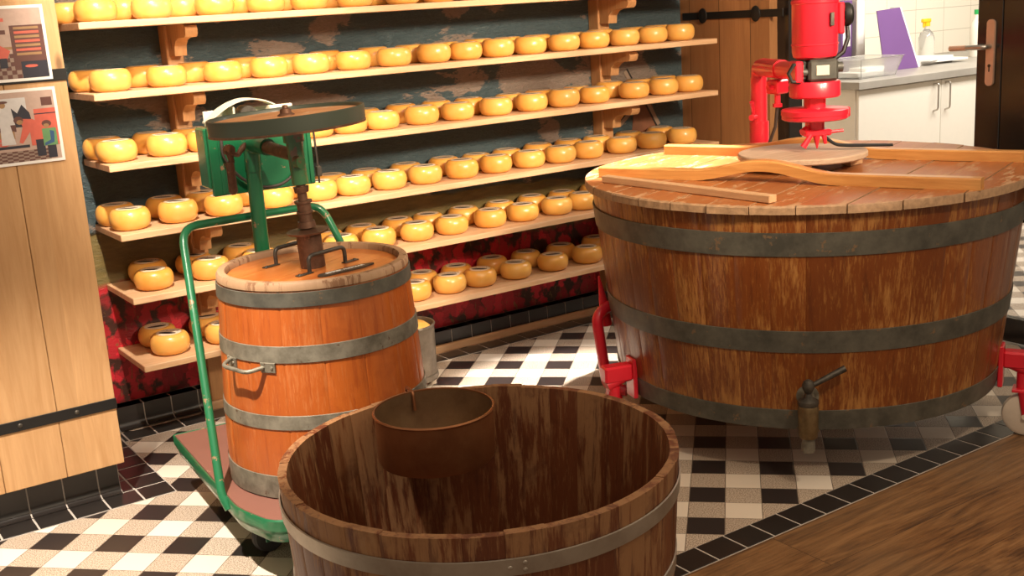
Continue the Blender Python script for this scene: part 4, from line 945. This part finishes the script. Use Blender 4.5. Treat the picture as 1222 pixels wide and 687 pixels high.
# ================================================================== ZINC BUCKET WITH CHEESE
bk = thing('zinc_bucket', 'old dull zinc bucket on short feet standing behind the barrel churn', 'bucket', (1.965, 3.69, 0))
m = MB(); m.lathe([(0.0005, 0.028), (0.098, 0.028), (0.100, 0.032), (0.102, 0.238), (0.0995, 0.238), (0.0975, 0.034), (0.0005, 0.033)], 48)
m.build('bucket_body', MT['zinc'], bk)
MB().lathe([(0.0995, 0.236), (0.1045, 0.235), (0.106, 0.240), (0.104, 0.244), (0.0995, 0.243)], 48, None, True).build('bucket_rim', MT['zinc'], bk)
MB().lathe([(0.0985, 0.028), (0.103, 0.028), (0.106, 0.038), (0.103, 0.05), (0.1005, 0.05)], 48, None, True).build('base_band', MT['zinc'], bk)
for a_ in (0, 120, 240):
    a = math.radians(a_ - 30); MB().cyl((0.08 * math.cos(a), 0.08 * math.sin(a), 0), (0.08 * math.cos(a), 0.08 * math.sin(a), 0.029), 0.014, 14).build('foot', MT['wheel_white'], bk)
bc = MB().lathe([(0.0005, 0), (0.07, 0.0), (0.083, 0.008), (0.092, 0.03), (0.088, 0.052), (0.07, 0.066), (0.0005, 0.070)], 40).build('yellow_cheese', MT['cheese'], loc=(1.965, 3.69, 0.1755))
tag(bc, 'large yellow cheese wheel sitting inside the zinc bucket', 'cheese')
MB().lathe([(0.0005, 0.0335), (0.085, 0.0335), (0.085, 0.175), (0.0005, 0.175)], 32).build('bucket_insert', MT['zinc'], bk)

# ================================================================== PHOTO PRINTS ON THE LEFT PARTITION
def pm(col, name): return plain(name, col, 0.35, 0, 0.2, 0.15, 60)
PM = [MT['paper'], pm((0.50, 0.36, 0.30), 'print_wall'), pm((0.13, 0.055, 0.045), 'print_brown'), pm((0.62, 0.13, 0.09), 'print_coral'), pm((0.62, 0.60, 0.60), 'print_white_dress'), pm((0.03, 0.03, 0.045), 'print_dark'),
      pm((0.14, 0.30, 0.13), 'print_green'), pm((0.04, 0.10, 0.22), 'print_blue'), pm((0.36, 0.21, 0.10), 'print_skin'), pm((0.30, 0.22, 0.18), 'print_taupe')]
def photo(label, x0, x1, z0, z1, rot, shapes, checker):
    m_ = MB(); W, Hh = x1 - x0, z1 - z0
    m_.box((0, -0.0015, 0), (W, 0, Hh))
    def poly(pts, mi, lift):
        m_.cur = mi; n_ = len(pts); y_ = -0.0015 - lift
        m_.add([(0.008 + (W - 0.016) * a, y_, 0.008 + (Hh - 0.016) * c_) for a, c_ in pts], [tuple(range(n_))])
    poly([(0, 0), (1, 0), (1, 1), (0, 1)], 1, 0.0002)
    (ca, cb, cc, cd) = checker
    for i in range(18):
        for j in range(6):
            a0, a1 = ca + (cc - ca) * i / 18, ca + (cc - ca) * (i + 1) / 18; b0, b1 = cb + (cd - cb) * j / 6, cb + (cd - cb) * (j + 1) / 6
            poly([(a0, b0), (a1, b0), (a1, b1), (a0, b1)], 9 if (i + j) % 2 else 2, 0.0003)
    for k2, (pts, mi) in enumerate(shapes): poly(pts, mi, 0.0004 + 0.00004 * k2)
    o = m_.build('photo_print', PM, loc=(x0, 3.3650, z0), rot=(0, rot, 0), smooth=False)
    return tag(o, label, 'photo')
def blob(cx, cz, rx, rz, n=10): return [(cx + rx * math.cos(2 * PI * k_ / n), cz + rz * math.sin(2 * PI * k_ / n)) for k_ in range(n)]
R_ = lambda a, b_, c_, d_: [(a, b_), (c_, b_), (c_, d_), (a, d_)]
sh1 = [(R_(0, 0.45, 0.62, 0.62), 1), (R_(0.70, 0.12, 1, 0.76), 2), (R_(0.0, 0.42, 0.70, 0.46), 8), (R_(0.58, 0.64, 0.66, 0.70), 2), (R_(0.56, 0.82, 0.66, 0.87), 3)]
for k_ in range(7): sh1.append((R_(0.735, 0.33 + 0.062 * k_, 0.96 - 0.0 * k_, 0.365 + 0.062 * k_), 3 if k_ % 2 else 8))
sh1 += [(R_(0.76, 0.0, 1.0, 0.24), 5), (blob(0.85, 0.17, 0.06, 0.022), 3), (blob(0.43, 0.58, 0.05, 0.05), 2), ([(0.42, 0.55), (0.50, 0.58), (0.68, 0.40), (0.62, 0.22), (0.56, 0.22), (0.50, 0.40)], 3), (R_(0.57, 0.16, 0.64, 0.30), 5),
        ([(0.30, 0.30), (0.42, 0.30), (0.44, 0.62), (0.36, 0.68), (0.30, 0.6)], 4), (blob(0.37, 0.70, 0.03, 0.04), 8)]
photo('framed-white colour photo print of a cheese shop, pinned higher on the oak partition', 0.455, 0.757, 1.262, 1.463, 0.0, sh1, (0, 0, 0.8, 0.36))
sh2 = [(R_(0.80, 0.20, 1, 0.74), 3), (R_(0.80, 0.66, 1, 0.675), 5), (R_(0.88, 0.78, 0.98, 0.90), 2), (R_(0, 0.50, 0.74, 0.92), 4),
       ([(0.28, 0.5), (0.28, 0.66), (0.33, 0.82), (0.38, 0.66), (0.38, 0.5)], 5), ([(0.62, 0.5), (0.60, 0.78), (0.65, 0.70), (0.70, 0.82), (0.76, 0.7), (0.78, 0.5)], 5), (blob(0.30, 0.56, 0.07, 0.06), 6),
       (R_(0, 0.44, 0.62, 0.54), 2), (R_(0, 0.34, 0.60, 0.45), 8), (R_(0, 0.20, 0.72, 0.24), 5), (R_(0, 0.0, 0.40, 0.20), 5), (R_(0, 0.02, 0.36, 0.16), 2)]
for k_ in range(4): sh2 += [(blob(0.16 + 0.11 * k_, 0.27, 0.05, 0.03), 3), (blob(0.16 + 0.11 * k_, 0.33, 0.05, 0.03), 3)]
sh2 += [([(0.47, 0.26), (0.60, 0.26), (0.57, 0.55), (0.56, 0.78), (0.50, 0.80), (0.46, 0.72), (0.48, 0.5)], 4), (blob(0.525, 0.83, 0.03, 0.045), 8), (blob(0.525, 0.87, 0.055, 0.02), 2),
        ([(0.66, 0.62), (0.78, 0.60), (0.90, 0.48), (0.86, 0.30), (0.80, 0.30), (0.78, 0.22), (0.74, 0.22), (0.74, 0.42), (0.66, 0.26), (0.63, 0.28), (0.68, 0.5)], 3), (blob(0.65, 0.60, 0.045, 0.055), 2), (blob(0.66, 0.57, 0.03, 0.035), 8), (R_(0.78, 0.06, 0.86, 0.3), 5),
        (blob(0.90, 0.52, 0.045, 0.05), 2), (blob(0.895, 0.49, 0.028, 0.03), 8), (R_(0.85, 0.20, 0.98, 0.45), 6), ([(0.92, 0.42), (0.96, 0.40), (0.95, 0.24), (0.86, 0.20), (0.86, 0.24), (0.92, 0.28)], 7), (R_(0.88, 0.02, 0.96, 0.2), 5)]
photo('colour photo print of three people by a cheese table, pinned lower on the oak partition', 0.455, 0.757, 1.037, 1.242, 0.0, sh2, (0, 0, 0.9, 0.16))

# ================================================================== KITCHEN
cab = thing('kitchen_cabinet', 'white base cabinet with bow handles seen through the doorway', 'cabinet', (4.80, 3.90, 0))
MB().box((0, 0.018, 0.10), (2.6, 0.98, 0.86), 0.002).box((0.02, 0.06, 0.0), (2.6, 0.9, 0.10)).build('cabinet_body', MT['white'], cab)
for k_, (a, c_) in enumerate(((0.004, 0.688), (0.692, 1.376), (1.380, 2.064))):
    dd = MB().box((a, 0.0, 0.105), (c_, 0.0175, 0.855), 0.002).build('cabinet_door', MT['white'], cab)
    hx_ = (c_ - 0.065) if k_ == 0 else (a + 0.035 if k_ == 1 else a + 0.05)
    if k_ < 3:
        MB().tube(fillet([(hx_, 0.001, 0.855 - 0.02), (hx_, -0.03, 0.84), (hx_, -0.03, 0.70), (hx_, 0.001, 0.69)], 0.012), 0.005, 10).build('door_handle', MT['steel'], dd)
ct = MB().box((4.775, 3.875, 0.8605), (7.42, 4.898, 0.90), 0.002).build('worktop', MT['counter'])
tag(ct, 'grey stone worktop on the white kitchen cabinet', 'worktop')
# binders
def binder(x_, y_, rz, col, label, h=0.32, lean=0.0, w=0.075, d_=0.26, spine='white'):
    t_ = thing('ring_binder', label, 'binder', (x_, y_, 0.9005), rz)
    m_ = MB(); m_.box((-w / 2, 0, 0), (-w / 2 + 0.003, d_, h), 0.0005); m_.box((w / 2 - 0.003, 0, 0), (w / 2, d_, h), 0.0005); m_.box((-w / 2, 0, 0), (w / 2, 0.003, h), 0.0005)
    m_.build('cover', MT[col], t_)
    MB().box((-w / 2 + 0.006, 0.006, 0.002), (w / 2 - 0.006, d_ - 0.02, h - 0.015)).build('paper_block', MT['paper'], t_)
    MB().box((-w / 2 + 0.012, -0.001, h * 0.35), (w / 2 - 0.012, -0.0001, h * 0.85)).build('spine_label', MT['paper'], t_)
    MB().lathe([(0.006, 0), (0.010, 0), (0.010, 0.002), (0.006, 0.002)], 16, Matrix.Translation((0, -0.0005, 0.035)) @ Matrix.Rotation(PI / 2, 4, 'X'), True).build('finger_ring', MT['black_strap'], t_)
    return t_
binder(5.43, 4.50, -0.25, 'purple', 'purple ring binder standing left of the white one on the worktop', 0.40)
binder(5.53, 4.48, -0.25, 'white', 'white ring binder standing between the purple binder and the purple folder', 0.42, w=0.06)
# purple folder leaning
m = MB(); m.add([(0, 0, 0), (0.30, 0, 0), (0.20, 0.06, 0.345), (0.0, 0.06, 0.335), (0, 0.006, 0), (0.30, 0.006, 0), (0.20, 0.066, 0.345), (0.0, 0.066, 0.335)],
              [(0, 1, 2, 3), (7, 6, 5, 4), (0, 4, 5, 1), (1, 5, 6, 2), (2, 6, 7, 3), (3, 7, 4, 0)])
m.cur = 1; m.add([(0.303, 0.002, 0), (0.325, 0.01, 0), (0.222, 0.066, 0.345), (0.203, 0.06, 0.345), (0.303, 0.2, 0), (0.325, 0.2, 0), (0.222, 0.14, 0.345), (0.203, 0.13, 0.345)],
              [(0, 1, 2, 3), (7, 6, 5, 4), (0, 4, 5, 1), (1, 5, 6, 2), (2, 6, 7, 3), (3, 7, 4, 0)])
tag(m.build('document_folder', [MT['purple'], MT['paper']], loc=(5.42, 4.22, 0.9005), rot=(0, 0, 0.0), smooth=False), 'large purple folder leaning upright on the kitchen worktop', 'folder')
# plastic tray
tr = thing('plastic_tray', 'clear plastic storage tray with papers at the worktop corner', 'tray', (5.08, 4.10, 0.9005), 0.05)
m = MB(); a0, a1 = [(-0.15, -0.10), (0.15, -0.10), (0.15, 0.10), (-0.15, 0.10)], [(-0.185, -0.125), (0.185, -0.125), (0.185, 0.125), (-0.185, 0.125)]
R1 = [(x_, y_, 0) for x_, y_ in a0]; R2 = [(x_, y_, 0.10) for x_, y_ in a1]; R3 = [(x_ * 1.06, y_ * 1.06, 0.104) for x_, y_ in a1]; R4 = [(x_ * 0.975, y_ * 0.97, 0.104) for x_, y_ in a1]; R5 = [(x_ * 0.975, y_ * 0.97, 0.004) for x_, y_ in a0]
loft(m, [R1, R2, R3, R4, R5]); m.build('tray_body', MT['clear'], tr, smooth=False)
MB().box((-0.12, -0.06, 0.006), (0.10, 0.07, 0.03), 0.001).box((-0.05, -0.05, 0.0305), (0.12, 0.05, 0.05), 0.001).build('paper_stack', MT['paper'], tr)
for k_, (x_, y_, r_) in enumerate(((5.95, 4.42, 0.1), (6.02, 4.38, -0.12), (5.98, 4.40, 0.3))):
    tag(MB().box((-0.20, -0.13, 0), (0.20, 0.13, 0.012), 0.001).build('paper_sheaf', MT['paper'], loc=(x_, y_, 0.9005 + 0.0125 * k_), rot=(0, 0, r_)),
        ['white paper sheaf lying on the worktop, lowest of the pile', 'white paper sheaf in the middle of the pile on the worktop', 'white paper sheaf on top of the pile beside the purple folder'][k_], 'paper')
def bottle(x_, y_, h, r_, cap, label, spray=False):
    t_ = thing('spray_bottle' if spray else 'soap_bottle', label, 'bottle', (x_, y_, 0.9005))
    MB().lathe([(0.0005, 0), (r_ * 0.95, 0), (r_, 0.008), (r_, h * 0.6), (r_ * 0.8, h * 0.72), (r_ * 0.35, h * 0.82), (r_ * 0.35, h * 0.9), (0.0005, h * 0.9)], 28).build('bottle_body', MT['clear'] if spray else MT['white'], t_)
    m_ = MB(); m_.lathe([(0.0005, h * 0.9), (r_ * 0.42, h * 0.9), (r_ * 0.42, h), (0.0005, h)], 20)
    if spray: m_.box((-0.045, -0.012, h), (0.03, 0.012, h + 0.022), 0.004); m_.box((-0.035, -0.006, h - 0.03), (-0.025, 0.006, h), 0.002)
    m_.build('spray_head' if spray else 'cap', MT[cap], t_)
bottle(6.20, 4.52, 0.235, 0.048, 'yellow', 'clear spray bottle with a yellow head on the worktop', True)
bottle(6.56, 4.42, 0.29, 0.035, 'green_pl', 'tall white bottle with a green cap near the black door edge')
tag(MB().box((0, 0, 0.0), (0.5, 0.45, 0.36), 0.02).build('storage_crate', MT['white'], loc=(4.55, 2.10, 0.0)), 'white crate standing behind the lower glass of the black door', 'crate')
